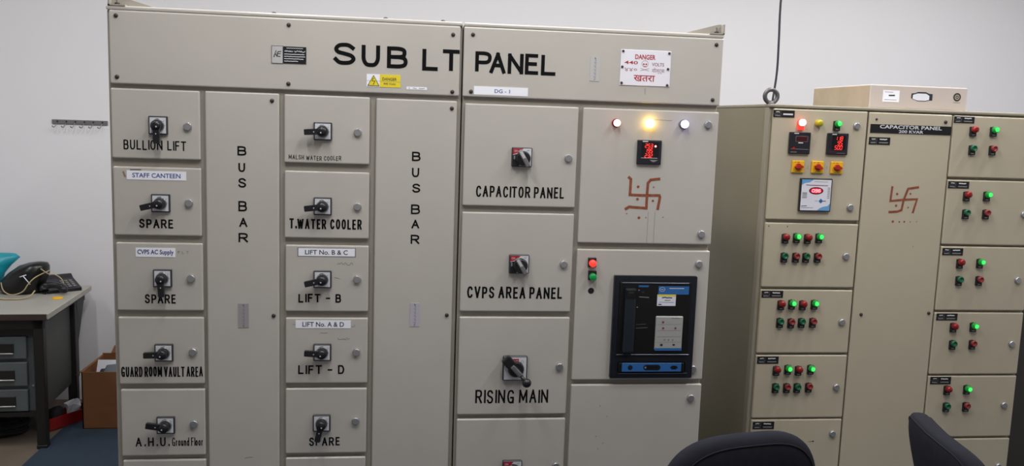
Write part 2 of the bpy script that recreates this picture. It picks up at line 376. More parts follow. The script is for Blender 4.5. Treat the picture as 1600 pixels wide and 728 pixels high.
def breaker_switch(parent, x, z):
    b = MB(); b.box(-.040, .040, -.016, 0, -.038, .038, DGREY, .003, 1); y = -.0164
    b.rect((-.036, -.034, .036, .034), y, SILVER); b.flat([(-.036, .010), (-.036, .034), (.004, .034), (-.008, .020)], y-.0003, REDINK)
    b.flat([(-.036, -.034), (-.036, .008), (-.022, .012), (-.010, -.034)], y-.0003, BLKPL); b.rect((-.033, -.008, -.027, .006), y-.0006, GREYTX)
    printed(b, 'ON', (-.031, .020, -.018, .028), y-.0006, WHTTX); b.ribbon([(.018, .026), (.028, .027)], .002, y-.0003, GREYTX)
    s = b.build('rotary_switch', parent, (x, 0, z))
    k = MB(); k.lathe([(.029, .0165), (.029, .026), (.026, .036), (.024, .037)], (0.004, 0, -.004), 'y-', BLACK, 30); k.build('knob', s)
    h = MB(); h.box(-.036, .036, -.056, -.036, -.0085, .0085, STEEL, .003, 2); h.box(-.030, .0, -.0575, -.055, -.0055, .0055, GREYPL, .001, 1)
    h.build('handle', s, (0.004, 0, -.003), (0, math.radians(59), 0)); return s

# ------------------------------------------------------------------ the main switchboard
SB = thing('switchboard', 'long tall beige electrical switchboard painted SUB LT PANEL, filling the middle of the room', 'switchboard', (0.1, 0.4, 0))
def local(root, loc): return (loc[0]-root.location.x, loc[1]-root.location.y, loc[2]-root.location.z)
def part(mb, name, root, loc=(0, 0, 0), rot=(0, 0, 0)): return mb.build(name, root, local(root, loc), rot)
b = MB()
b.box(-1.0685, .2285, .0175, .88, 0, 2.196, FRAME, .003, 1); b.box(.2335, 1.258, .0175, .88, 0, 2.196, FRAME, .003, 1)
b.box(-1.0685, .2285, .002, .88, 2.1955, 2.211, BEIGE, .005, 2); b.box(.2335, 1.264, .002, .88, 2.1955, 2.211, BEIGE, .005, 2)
part(b, 'cabinet_body', SB)
def door_mb(r, y=0.0, t=0.017, m=BEIGE): 
    b = MB(); b.box(r[0], r[2], y, y+t, r[1], r[3], m, .0055, 3); return b
INK = -0.0006
def add_locks(o, pts, root, y=0.0):
    for x, z in pts: put(LOCK, 'lock', o, (x-0, y, z))
def screws(o, pts, m=SCREWM, y=0.0):
    for x, z in pts: put(m, 'screw', o, (x, y, z))
def sticker(o, r, text, tr, m, bold=0.0, bg=WHITE, edge=None, y=0.0):
    b = MB()
    if edge: b.box(r[0]-.004, r[2]+.004, y-.0006, y, r[1]-.003, r[3]+.003, edge)
    b.box(r[0], r[2], y-.0012, y, r[1], r[3], bg); printed(b, text, tr, y-.0016, m, bold); return b.build('sticker', o)

# header plates
b = door_mb((-1.0575, 1.931, .2194, 2.195))
for ch, r in zip('SUBLT', [(-.257, 2.032, -.172, 2.114), (-.152, 2.028, -.083, 2.110), (-.057, 2.027, .021, 2.108), (.076, 2.023, .136, 2.105), (.153, 2.025, .2185, 2.106)]): glyph(b, ch, r, .0150, INK, PAINT)
h1 = part(b, 'header_plate', SB)
screws(h1, [(-1.032, 2.175), (-1.033, 1.956), (-.420, 2.170), (-.421, 1.954), (.191, 2.162), (.193, 1.947)])
b = door_mb((.2325, 1.931, 1.2625, 2.195))
for ch, r in zip('PANEL', [(.278, 2.027, .341, 2.104), (.334, 2.023, .396, 2.103), (.404, 2.023, .465, 2.102), (.471, 2.024, .524, 2.103), (.534, 2.023, .592, 2.102)]): glyph(b, ch, r, .0140, INK, PAINT)
b.ribbon([(.952, 1.989), (.953, 1.965)], .002, INK, SCUFF)
h2 = part(b, 'header_plate', SB)
screws(h2, [(.267, 2.166), (.265, 1.951), (1.233, 2.170), (1.231, 1.954)])
# maker's plate, drawn as the two-tone plate with its illegible lines
b = MB(); b.box(-.482, -.4405, -.002, 0, 2.028, 2.092, GREYPL); b.box(-.4395, -.356, -.0025, 0, 2.029, 2.091, BLKPL)
b.ribbon([(-.482, 2.028), (-.482, 2.092), (-.441, 2.092), (-.441, 2.028)], .0015, -.0024, DGREY, True)
b.ribbon([(-.474, 2.050), (-.466, 2.075), (-.462, 2.052), (-.468, 2.062)], .004, -.0024, DGREY); b.ribbon([(-.447, 2.072), (-.459, 2.070), (-.462, 2.054), (-.450, 2.053)], .003, -.0024, DGREY); b.ribbon([(-.460, 2.063), (-.449, 2.064)], .003, -.0024, DGREY)
b.ribbon([(-.428, 2.085), (-.368, 2.085)], .002, -.0029, WHTTX)
squiggle(b, -.435, -.404, 2.075, .006, .0022, -.0029, WHTTX, 12); squiggle(b, -.399, -.360, 2.074, .006, .0022, -.0029, WHTTX, 14)
for k, (xa, xb) in enumerate([(-.436, -.362), (-.436, -.360), (-.436, -.366), (-.436, -.386)]): squiggle(b, xa, xb, 2.063-.0085*k, .0012, .0025, -.0029, WHTTX, 16)
b.build('nameplate', h1, (0, 0, 0))
b = MB(); b.box(-.132, -.083, -.0012, 0, 1.955, 2.002, WHITE); b.box(-.083, -.005, -.0012, 0, 1.955, 2.002, YELLOW); b.ribbon([(-.132, 1.977), (-.005, 1.976)], .001, -.0016, GREYTX)
tri = [(-.127, 1.959), (-.085, 1.959), (-.106, 1.997)]; b.flat(tri, -.0018, YELLOW); b.ribbon(tri, .0028, -.002, PAINT, True)
b.ribbon([(-.106, 1.988), (-.112, 1.976), (-.101, 1.977), (-.107, 1.963)], .0025, -.002, PAINT)
printed(b, 'DANGER', (-.073, 1.980, -.019, 1.991), -.0017, DKTXT, .012); printed(b, '440 Volts', (-.069, 1.964, -.023, 1.972), -.0017, DKTXT)
b.build('sticker', h1)['label'] = 'yellow and white danger sticker with a lightning triangle'
b = MB(); b.box(.018, .096, -.001, 0, 1.950, 1.960, WHITE); b.ribbon([(.028, 1.955), (.030, 1.955)], .004, -.0013, DKTXT); squiggle(b, .043, .057, 1.955, .002, .002, -.0013, GREYTX, 6); squiggle(b, .065, .088, 1.955, .002, .002, -.0013, GREYTX, 8)
b.build('sticker', h1)
sticker(h2, (.276, 1.9405, .486, 1.972), 'DG - 1', (.356, 1.949, .416, 1.963), BLUE, .012)
def vplate(o, r, y=0.0, dark=GREYTX, bg=GREYPL):
    b = MB(); b.box(r[0], r[2], y-.0015, y, r[1], r[3], bg); cx = (r[0]+r[2])/2; h = r[3]-r[1]
    for k in range(6):
        z = r[1]+h*(.14+.145*k); s = .0045
        b.ribbon([(cx-s, z+s), (cx+s, z+s*.8), (cx, z), (cx+s, z-s)], .0016, y-.0018, dark)
    b.disc((cx, r[3]-.006), .002, y-.0018, DGREY, 8); b.disc((cx, r[1]+.006), .002, y-.0018, DGREY, 8); b.build('nameplate', o)
vplate(h2, (.728, 2.009, .765, 2.104))
# danger plate
b = MB(); b.box(.848, 1.050, -.003, -.0008, 1.998, 2.136, ENAMEL, .001, 1); y = -.0034
printed(b, 'DANGER', (.905, 2.100, .987, 2.119), y, REDINK, .025); printed(b, '440', (.863, 2.080, .917, 2.093), y, REDINK, .015); printed(b, 'VOLTS', (.974, 2.076, 1.023, 2.089), y, REDDULL, .015)
printed(b, '\u096a\u096a\u0966', (.866, 2.053, .915, 2.066), y, REDDULL); printed(b, '\u0935\u094b\u0932\u094d\u091f\u094d\u0938', (.975, 2.046, 1.026, 2.070), y, REDDULL)
printed(b, '\u0916\u0924\u0930\u093e', (.903, 2.015, .989, 2.039), y, REDINK, .012)
c = (.946, 2.080); b.ribbon([(c[0]+.013*math.cos(a), c[1]+.004+.012*math.sin(a)) for a in [2*PI*k/18 for k in range(18)]], .0012, y, REDDULL, True)
for s in (-1, 1): b.disc((c[0]+s*.005, c[1]+.002), .0034, y-.0003, REDINK, 10)
b.ribbon([(c[0]-.007, c[1]-.007), (c[0]+.007, c[1]-.007)], .0028, y-.0003, REDINK); b.ribbon([(c[0]-.018, c[1]-.014), (c[0]+.018, c[1]-.024)], .0014, y, REDDULL); b.ribbon([(c[0]+.018, c[1]-.014), (c[0]-.018, c[1]-.024)], .0014, y, REDDULL)
sg = b.build('danger_plate', h2)
for q in [(.856, 2.130), (1.042, 2.128), (.855, 2.069), (1.040, 2.067), (.855, 2.007), (1.040, 2.004)]: put(SCREWS, 'screw', sg, (q[0], -.003, q[1]), (0, 0, 0))

# the two stacks of small feeder doors and the two bus bar covers
Z = [(1.659, 1.915), (1.371, 1.6285), (1.083, 1.344), (.7945, 1.058), (.507, .774), (.222, .490)]
X1 = [(-1.0575, -.742), (-1.056, -.741), (-1.052, -.738), (-1.0505, -.737), (-1.048, -.736), (-1.046, -.735)]
SW1 = [(-.890, 1.784, -88), (-.886, 1.495, 194), (-.884, 1.210, -87), (-.884, .921, 182), (-.882, .633, 171), (-.882, .345, 180)]
LK1 = [(-.786, 1.783), (-.785, 1.498), (-.781, 1.210), (-.778, .923), (-.778, .636), (-.776, .350)]
TX1 = [('BULLION LIFT', (-1.016, 1.692, -.793, 1.728), .0042), ('SPARE', (-.967, 1.400, -.844, 1.434), .0052), ('SPARE', (-.952, 1.112, -.839, 1.147), .0050), ('GUARD ROOM VAULT AREA', (-1.044, .824, -.743, .864), .0046), None, None]
d1 = []
for k in range(6):
    b = door_mb((X1[k][0], Z[k][0], X1[k][1], Z[k][1]))
    if TX1[k]: painted(b, TX1[k][0], TX1[k][1], TX1[k][2], INK, PAINT, jit=.0008, gap=.2 if k == 3 else .24, space=.28 if k == 3 else .6)
    if k == 4:
        painted(b, 'A.H.U.', (-.997, .546, -.872, .582), .0046, INK, PAINT, gap=.45); painted(b, 'Ground Floor', (-.862, .546, -.746, .580), .0030, INK, PAINT, gap=.2, space=.4)
    if k == 2:
        painted(b, 'FLT', (-.829, 1.304, -.789, 1.314), .0012, INK, SCUFF, gap=.9)
    o = part(b, 'door', SB); put(LOCK, 'lock', o, (LK1[k][0], 0, LK1[k][1])); d1.append(o)
    rotary(SB, *SW1[k]).location = local(SB, (SW1[k][0], 0, SW1[k][1]))
sticker(d1[1], (-1.007, 1.581, -.795, 1.614), 'STAFF CANTEEN', (-.987, 1.589, -.815, 1.606), BLUE, .014)
b = MB(); b.ribbon([(-1.020, 1.611), (-1.012, 1.590)], .006, INK, VERMF); b.ribbon([(-.995, 1.617), (-.955, 1.618)], .003, INK, SCREW); b.build('old_tape', d1[1])
sticker(d1[2], (-.981, 1.290, -.838, 1.324), 'CVPS AC Supply', (-.975, 1.295, -.844, 1.318), NAVY, .022)
X2 = [(-.4365, -.1185), (-.4355, -.117), (-.432, -.1155), (-.4315, -.1155), (-.4315, -.1165), (-.4315, -.118)]
SW2 = [(-.293, 1.781, 184), (-.292, 1.496, 187), (-.291, 1.212, 193), (-.290, .922, 176), (-.291, .635, -103), (-.291, .346, 180)]
LK2 = [(-.163, 1.781), (-.161, 1.497), (-.159, 1.213), (-.159, .922), (-.159, .641), (-.159, .353)]
TX2 = [('MALSH WATER COOLER', (-.420, 1.671, -.224, 1.688), .0021), ('T.WATER COOLER', (-.417, 1.407, -.144, 1.446), .0056), ('LIFT - B', (-.383, 1.119, -.220, 1.153), .0054), ('LIFT - D', (-.383, .832, -.205, .868), .0054), ('SPARE', (-.340, .539, -.220, .574), .0050), None]
d2 = []
for k in range(6):
    b = door_mb((X2[k][0], Z[k][0], X2[k][1], Z[k][1]))
    if TX2[k]: painted(b, TX2[k][0], TX2[k][1], TX2[k][2], INK, PEN if k == 0 else PAINT, jit=.002 if k == 0 else .0008, gap=.28, space=.55)
    if k == 2: squiggle(b, -.236, -.175, 1.272, .012, .0014, INK, SCUFF, 14); squiggle(b, -.245, -.225, 1.216, .006, .0014, INK, SCUFF, 6)
    if k == 3:
        squiggle(b, -.232, -.185, .975, .014, .0014, INK, SCUFF, 12); squiggle(b, -.405, -.392, 1.030, .01, .0014, INK, SCUFF, 5); squiggle(b, -.178, -.165, 1.028, .014, .0014, INK, SCUFF, 5); squiggle(b, -.300, -.270, .998, .005, .0012, INK, SCUFF, 6)
    o = part(b, 'door', SB); put(LOCK, 'lock', o, (LK2[k][0], 0, LK2[k][1])); d2.append(o)
    rotary(SB, *SW2[k]).location = local(SB, (SW2[k][0], 0, SW2[k][1]))
sticker(d2[2], (-.383, 1.302, -.169, 1.332), 'LIFT No. B & C', (-.358, 1.308, -.196, 1.326), DKTXT, .012, edge=GREYTX)
sticker(d2[3], (-.393, 1.017, -.182, 1.048), 'LIFT No. A & D', (-.367, 1.023, -.208, 1.042), DKTXT, .012)
def bus(r, boxes, sc):
    b = door_mb(r)
    for ch, q in zip('BUSBAR', boxes): glyph(b, ch, q, .0062, INK, PAINT)
    if r[0] < -.5: b.ribbon([(-.588, .492), (-.570, .496), (-.556, .495)], .0022, INK, SCUFF)
    o = part(b, 'cover_plate', SB); screws(o, sc); return o
bb1 = bus((-.724, .222, -.4545, 1.9162), [(-.608, 1.681, -.575, 1.716), (-.605, 1.619, -.580, 1.653), (-.606, 1.560, -.576, 1.596), (-.606, 1.470, -.574, 1.509), (-.603, 1.410, -.573, 1.445), (-.606, 1.351, -.571, 1.387)], [(-.481, 1.889), (-.476, 1.066), (-.476, .262)])
bb2 = bus((-.0945, .222, .213, 1.9125), [(.044, 1.678, .077, 1.714), (.045, 1.616, .073, 1.652), (.047, 1.556, .079, 1.591), (.044, 1.472, .079, 1.510), (.047, 1.416, .077, 1.450), (.045, 1.355, .079, 1.391)], [(.193, 1.884), (.193, 1.072), (.193, .262)])
vplate(bb1, (-.609, 1.018, -.570, 1.113), dark=GREYTX, bg=DULLPL); vplate(bb2, (.048, 1.025, .085, 1.120), dark=GREYTX, bg=MAUVEPL)

# third stack: large feeders
Z3 = [(1.5095, 1.906), (1.0868, 1.4845), (.660, 1.0647), (.236, .642)]
TX3 = [('CAPACITOR PANEL', (.295, 1.545, .645, 1.589), .0056), ('CVPS AREA PANEL', (.271, 1.141, .654, 1.188), .0064), ('RISING MAIN', (.316, .708, .614, .764), .0062), None]
LK3 = [(.656, 1.706), (.655, 1.283), (.655, .861), (.657, .440)]
for k in range(4):
    b = door_mb((.2435, Z3[k][0], .6905, Z3[k][1]))
    if TX3[k]: painted(b, TX3[k][0], TX3[k][1], TX3[k][2], INK, PAINT, gap=.26, space=.4, jit=.001)
    o = part(b, 'door', SB); put(LOCK, 'lock', o, (LK3[k][0], 0, LK3[k][1]))
for q in [(.470, 1.705), (.474, 1.282), (.475, .431)]: breaker_switch(SB, *q).location = local(SB, (q[0], 0, q[1]))
# rising main switch with a ball ended lever
b = MB(); b.box(-.050, .050, -.016, 0, -.051, .051, DGREY, .004, 1); y = -.0164; b.rect((-.045, -.046, .045, .046), y, SILVER)
b.rect((-.012, .018, .014, .040), y-.0003, REDINK); b.ribbon([(-.006, .022), (-.006, .033), (.001, .030)], .002, y-.0006, SILVER); b.ribbon([(.005, .022), (.005, .033), (.010, .032)], .002, y-.0006, SILVER)
b.ribbon([(.028+.006*math.cos(a), .028+.005*math.sin(a)) for a in [2*PI*k/10 for k in range(10)]], .0014, y-.0003, GREYTX, True)
s = part(b, 'rotary_switch', SB, (.472, 0, .857))
b = MB(); b.lathe([(.033, .0165), (.033, .022), (.028, .030)], (0.003, 0, -.002), 'y-', BLACK, 30); b.build('knob', s)
b = MB(); b.box(-.066, -.016, -.050, -.022, -.020, .020, BLACK, .006, 2); b.box(-.026, .030, -.056, -.026, -.0095, .0095, STEEL, .004, 2); b.tube([(.026, -.045, 0), (.042, -.055, 0), (.056, -.066, 0)], .0075, BLACK, 10)
bm = bmesh.new(); bmesh.ops.create_uvsphere(bm, u_segments=18, v_segments=12, radius=.0185)
for v in bm.verts: v.co += Vector((.060, -.070, 0))
b.bm(bm, BLACK, True); b.build('handle', s, (0, 0, 0), (0, math.radians(47), 0))

# fourth stack: incomer with its lamps, meter and breaker
b = door_mb((.7085, 1.3695, 1.2625, 1.906))
q = (.895, 1.508, 1.037, 1.639)
def mark(b, q, strokes, w, m, y=INK):
    for P in strokes: b.ribbon([(q[0]+u*(q[2]-q[0]), q[1]+v*(q[3]-q[1])) for u, v in P], w, y, m); y -= .0002
mark(b, q, [[(.05, 1), (.13, .93), (.125, .45), (.5, .44), (.98, .45), (1.0, .40), (.95, 0)], [(.98, .96), (.70, .92), (.63, .82), (.62, .44), (.62, .05), (.25, .07), (.12, .08), (0, 0)]], .0110, VERM)
for u, v, r in [(.35, .70, .006), (.35, .32, .006), (.80, .70, .004), (.80, .28, .005), (.42, -.25, .006), (.06, -.13, .003), (.62, -.24, .003), (1.12, -.22, .003)]: b.disc((q[0]+u*.142, q[1]+v*.131), r, INK, VERM if r > .0045 else VERMF, 8)
b.ribbon([(.992, 1.500), (.992, 1.372)], .0010, INK, SCUFF); b.ribbon([(1.020, 1.500), (1.020, 1.372)], .0010, INK, SCUFF); b.ribbon([(.995, 1.868), (1.07, 1.866)], .0014, INK, SCUFF)
d41 = part(b, 'door', SB)
b = door_mb((.7085, .803, 1.2615, 1.3445)); b.disc((.772, 1.175), .0125, INK, BLACKM, 20); d42 = part(b, 'door', SB)
b = door_mb((.7085, .236, 1.2615, .7838))
for p in [(.83, .69), (.862, .645), (.82, .56), (.85, .53), (.83, .505)]: b.ribbon([p, (p[0]+.003, p[1]+.006)], .0025, INK, SCUFF)
d43 = part(b, 'door', SB)
for o, L in ((d41, [(1.218, 1.855), (1.217, 1.414)]), (d42, [(1.215, 1.291), (1.216, .850)]), (d43, [(1.215, .726)])):
    for x, z in L: put(LOCK, 'lock', o, (x, 0, z))
def lamp_dome(mb, r, y0, d, m, rim=None, core=None):
    mb.lathe([(r, y0), (r, y0+d*.55), (r*.93, y0+d*.75), (r*.75, y0+d*.9), (r*.4, y0+d*.98), (0, y0+d)], (0, 0, 0), 'y-', m, 22)
def bare_lamp(root, x, z, y, body, hot, r=.0165):
    b = MB(); b.lathe([(r*1.08, 0), (r*1.08, .006), (r, .008)], (0, 0, 0), 'y-', body, 22); b.lathe([(r*.92, .008), (r*.90, .018)], (0, 0, 0), 'y-', body, 22)
    s = part(b, 'pilot_lamp', root, (x, y, z)); k = MB(); lamp_dome(k, r*.88, .018, .012, hot); k.build('lens', s); return s
bare_lamp(SB, .841, 1.850, 0, REDLENS, REDHOT, .0155); bare_lamp(SB, .978, 1.852, 0, YELHOT, YELHOT, .0175); bare_lamp(SB, 1.116, 1.854, 0, STEEL, BLUHOT, .0175)
def make_lamp(lens, base=BLACKM, up=.012, dn=.031, btn=False, core=None, w=.0145, r=.0145):
    """holder mesh and lens mesh of one 22 mm pilot lamp or push button"""
    b = MB(); b.box(-w, w, -.012, 0, -dn, up, base, .0015, 1); b.lathe([(r*.98, .0), (r*.98, .014), (r*.9, .016)], (0, 0, 0), 'y-', base, 20)
    b.box(-w*.5, w*.5, -.0124, -.011, -dn*.85, -dn*.7, GREYTX)
    k = MB()
    if btn: k.lathe([(r*.95, .014), (r*.97, .024), (r*.85, .027), (r*.6, .0265), (r*.55, .0245), (0, .0245)], (0, 0, 0), 'y-', lens, 20)
    else:
        lamp_dome(k, r, .014, .021, lens)
        if core: k.lathe([(r*.70, .0330), (r*.5, .0352), (0, .0362)], (0, 0, 0), 'y-', core, 18)
    return b.mesh('pilot_lamp'), k.mesh('lens')
LM_G = make_lamp(GRNMID, core=GRNGLOW); LM_R = make_lamp(REDLENS); BT_G = make_lamp(GRNBTN, btn=True); BT_R = make_lamp(REDBTN, btn=True)
def place_lamp(root, kind, x, z, y, name='pilot_lamp', sub='lens'):
    s = put(kind[0], name, root, local(root, (x, y, z))); put(kind[1], sub, s); return s
place_lamp(SB, make_lamp(REDGLOW, up=.021, dn=.017, w=.0165), .770, 1.290, 0); place_lamp(SB, make_lamp(mat('green_dim', (10, 130, 66), .3, emit=.12, ecol=(10, 200, 80)), up=.022, dn=.015, w=.0165), .773, 1.236, 0)
# digital meter
def meter(root, r, y, rows, hot=None, brand=True):
    b = MB(); b.box(r[0], r[2], y-.012, y, r[1], r[3], METER, .003, 2); w = r[2]-r[0]; h = r[3]-r[1]
    b.ribbon([(r[0]+w*.20, r[3]-h*.06), (r[0]+w*.42, r[3]-h*.06)], .004, y-.0124, WHTTX)
    s = part(b, 'panel_meter', root); k = MB(); return s, k, w, h
r = (.931, 1.690, 1.030, 1.787); s, k, w, h = meter(SB, r, 0, None)
k.rect((r[0]+.016, r[1]+.028, r[2]-.012, r[3]-.010), -.0124, METERS)
for i, t in enumerate(('253', '195', '232')): seven(k, t, (r[0]+.030, r[3]-.030-.0195*i, r[0]+.064, r[3]-.0155-.0195*i), -.0130, LED, .0023)
k.disc((r[0]+.073, r[3]-.024), .0042, -.0132, LEDHOT, 12)
k.ribbon([(r[0]+.016, r[1]+.026), (r[2]-.016, r[1]+.026)], .0014, -.0128, WHTTX)
k.flat([(r[0]+.05, r[1]+.019), (r[2]-.012, r[1]+.019), (r[2]-.03, r[1]+.010), (r[0]+.063, r[1]+.011)], -.0126, GREYTX)
for xx in (.022, .038): k.rect((r[0]+xx, r[1]+.008, r[0]+xx+.008, r[1]+.018), -.0126, ACBH)
k.build('display', s)
# air circuit breaker
def P(u, v): return (.863+u*.345, .816+v*.425)
b = MB(); A = P(0, 0); B_ = P(1, 1)
b.prism([(A[0]+.003, A[1]), (B_[0]-.003, A[1]), (B_[0], A[1]+.003), (B_[0], B_[1]-.003), (B_[0]-.003, B_[1]), (A[0]+.003, B_[1]), (A[0], B_[1]-.003), (A[0], A[1]+.003)], -.018, 0, ACBF)
s = part(b, 'circuit_breaker', SB)
def sub(mb, n): return mb.build(n, s, (0, 0, 0))
f_ = MB(); f_.box(P(.065, 0)[0], P(.935, 0)[0], -.022, -.016, P(0, .225)[1], P(0, .945)[1], ACBB, .004, 2)
f_.box(P(.09, 0)[0], P(.90, 0)[0], -.026, -.020, P(0, .93)[1], P(0, .94)[1], ACBE, .002, 1); f_.box(P(.06, 0)[0], P(.95, 0)[0], -.026, -.018, P(0, .232)[1], P(0, .240)[1], ACBE, .002, 1)
f_.ribbon([P(.28, .495), P(.42, .502)], .0015, -.0225, GREYTX); f_.ribbon([P(.28, .53), P(.40, .535)], .001, -.0225, GREYTX); f_.disc(P(.285, .70), .0022, -.0225, WHTTX, 8); f_.disc(P(.295, .865), .003, -.0225, GREYTX, 8); f_.disc(P(.345, .845), .005, -.0225, DGREY, 10); f_.ribbon([P(.30, .80), P(.42, .795)], .003, -.0225, GREYTX); f_.rect(P(.29, .895)+P(.41, .912), -.0225, ACBL)
sub(f_, 'breaker_front')
k = MB(); k.box(P(.125, 0)[0], P(.255, 0)[0], -.040, -.020, P(0, .26)[1], P(0, .885)[1], ACBH, .006, 2); k.box(P(.13, 0)[0], P(.25, 0)[0], -.042, -.038, P(0, .79)[1], P(0, .88)[1], ACBB, .003, 1); k.ribbon([P(.16, .85), P(.22, .85)], .006, -.0425, DGREY); sub(k, 'charging_handle')
k = MB(); k.box(*[P(.53, 0)[0], P(.90, 0)[0], -.0236, -.021, P(0, .826)[1], P(0, .905)[1]], ACBL); c = P(.575, .875); k.ribbon([(c[0]+.011*math.cos(a), c[1]+.009*math.sin(a)) for a in [2*PI*i/14 for i in range(14)]], .0014, -.0240, WHTTX, True); k.ribbon([(c[0]-.006, c[1]), (c[0]+.006, c[1]-.001)], .002, -.0240, WHTTX); k.ribbon([P(.66, .885), P(.84, .885)], .003, -.0240, WHTTX); sub(k, 'nameplate')
k = MB(); k.box(P(.52, 0)[0], P(.745, 0)[0], -.0242, -.021, P(0, .715)[1], P(0, .825)[1], PAPER); k.rect(P(.52, .808)+P(.745, .825), -.0245, YELLOW); squiggle(k, P(.575, 0)[0], P(.70, 0)[0], P(0, .795)[1], .003, .004, -.0246, DKTXT, 8); squiggle(k, P(.61, 0)[0], P(.68, 0)[0], P(0, .770)[1], .003, .003, -.0246, GREYTX, 8); squiggle(k, P(.54, 0)[0], P(.72, 0)[0], P(0, .750)[1], .002, .0015, -.0246, GREYTX, 8); k.ribbon([P(.535, .729), P(.575, .729)], .004, -.0246, DKTXT); sub(k, 'sticker')
k = MB(); k.box(P(.515, 0)[0], P(.845, 0)[0], -.030, -.020, P(0, .285)[1], P(0, .615)[1], TRIP, .003, 1); k.rect(P(.515, .280)+P(.845, .305), -.0305, ACBL); yy = -.0304
for v in (.36, .415, .475, .535): k.ribbon([P(.53, v), P(.83, v+.004)], .0010, yy, GREYTX)
for u, v in [(.60, .558), (.605, .500), (.755, .500)]: k.disc(P(u, v), .0048, yy-.0003, MAROON, 10)
for u, v in [(.63, .385), (.68, .385), (.73, .385)]: k.disc(P(u, v), .0036, yy-.0003, GREYTX, 10)
k.rect(P(.58, .325)+P(.61, .347), yy-.0003, DGREY); k.disc(P(.745, .337), .006, yy-.0003, DGREY, 10, .004); k.ribbon([P(.70, .60), P(.80, .598)], .002, yy-.0003, GREYTX); sub(k, 'trip_unit')
k = MB(); k.box(P(.085, 0)[0], P(.91, 0)[0], -.024, -.016, P(0, .055)[1], P(0, .165)[1], ACBB, .008, 2); k.box(P(.135, 0)[0], P(.86, 0)[0], -.0255, -.022, P(0, .068)[1], P(0, .153)[1], ACBL, .001, 1); k.disc(P(.235, .110), .010, -.0262, ACBF, 18)
c1 = P(.43, .110); c2 = P(.57, .110); k.flat([(c1[0]+.012*math.cos(a), c1[1]+.0115*math.sin(a)) for a in [PI/2+PI*i/10 for i in range(11)]] + [(c2[0]+.012*math.cos(a), c2[1]+.0115*math.sin(a)) for a in [-PI/2+PI*i/10 for i in range(11)]], -.0262, ACBF); k.ribbon([P(.44, .11), P(.58, .11)], .010, -.0266, ACBB); k.disc(P(.42, .11), .004, -.0268, GREYTX, 10)
k.disc(P(.77, .110), .017, -.0262, ACBF, 6, .009); k.disc(P(.77, .110), .006, -.0266, ACBB, 12); k.box(P(.09, 0)[0], P(.94, 0)[0], -.024, -.017, P(0, .046)[1], P(0, .052)[1], ACBE); sub(k, 'button_panel')
# lifting lugs and bolts on the roof
def lug(x, sgn):
    b = MB(); t = .006
    b.prism([(x, 2.2105), (x, 2.246), (x-sgn*.006, 2.252), (x-sgn*.018, 2.251), (x-sgn*.155, 2.2125), (x-sgn*.155, 2.2105)], .030, .030+t, FRAME)
    b.box(min(x-sgn*t, x), max(x-sgn*t, x), -.0, .10, 2.2105, 2.249, FRAME); b.box(min(x, x-sgn*.06), max(x, x-sgn*.06), -.0, .09, 2.2105, 2.2155, FRAME)
    b.lathe([(.009, 0), (.009, .006)], (x-sgn*.03, .012, 2.2155), 'z', SCREW, 8); b.lathe([(.004, 0), (.004, .022)], (x-sgn*.03, .012, 2.2155), 'z', STEEL, 8)
    part(b, 'lifting_lug', SB)
lug(-1.060, -1); lug(1.264, 1)
for x in (-.478, -.064, .153):
    b = MB(); b.lathe([(.009, 0), (.009, .005), (.004, .008)], (0, 0, 0), 'z', SCREW, 10); part(b, 'bolt', SB, (x, .03, 2.210))

# ------------------------------------------------------------------ the capacitor panel
CP = thing('capacitor_panel', 'cream capacitor panel with rows of red and green lamps, right of the long switchboard', 'switchboard', (2.27, .7, 0)); Y = .3; IY = Y-.0006
b = MB(); b.box(1.606, 2.932, Y+.018, 1.15, 0, 1.9425, FRAME2, .003, 1); b.add([(1.6055, y, z) for y, z in ((Y+.06, .02), (1.14, .02), (1.14, 1.94), (Y+.06, 1.94))], [(0, 1, 2, 3)], OLIVE_SHADED); b.box(1.604, 2.934, Y+.003, 1.15, 1.942, 1.956, FRAME2, .004, 2); part(b, 'cabinet_body', CP)  # thin olive face over the left side carries the gap's painted shade
def cdoor(r, name='door'): return part(door_mb(r, Y, .0175, BEIGE2), name, CP)
RZ = [(1.4465, 1.937), (1.1395, 1.432), (.834, 1.128), (.526, .8235), (.220, .518)]
rd = [cdoor((1.622, a, 2.062, c_)) for a, c_ in RZ]
R3 = [(1.6565, 1.9345), (1.347, 1.6455), (1.0375, 1.338), (.731, 1.0275), (.4235, .722), (.130, .4135)]
r3 = [cdoor((2.476, a, 2.926, c_)) for a, c_ in R3]
b = door_mb((2.0695, .13, 2.469, 1.936), Y, .0175, BEIGE2); q = (2.200, 1.486, 2.337, 1.611)
mark(b, q, [[(.06, .98), (.03, .44), (.5, .50), (.97, .53), (.86, .02)], [(1.0, .97), (.62, .90), (.5, .5), (.45, .12), (.30, .06), (0, .04)]], .0105, VERM, IY)
for u, v, r_ in [(.25, .70, .006), (.72, .72, .0045), (.25, .28, .006), (.68, .22, .004)]: b.disc((q[0]+u*.137, q[1]+v*.125), r_, IY, VERM, 8)
for (x, z), r_ in zip([(2.225, 1.448), (2.257, 1.447), (2.281, 1.448), (2.310, 1.448), (2.341, 1.449)], [.006, .004, .0045, .0035, .003]): b.disc((x, z), r_, IY, VERM if r_ > .0038 else VERMF, 8)
b.disc((2.335, 1.335), .002, IY, SCREW, 6)
cv = part(b, 'cover_plate', CP)
screws(cv, [(2.436, 1.904), (2.111, 1.016), (2.444, 1.024)], SCREWM, Y); screws(cv, [(2.104, 1.906)], SCREWS, Y)
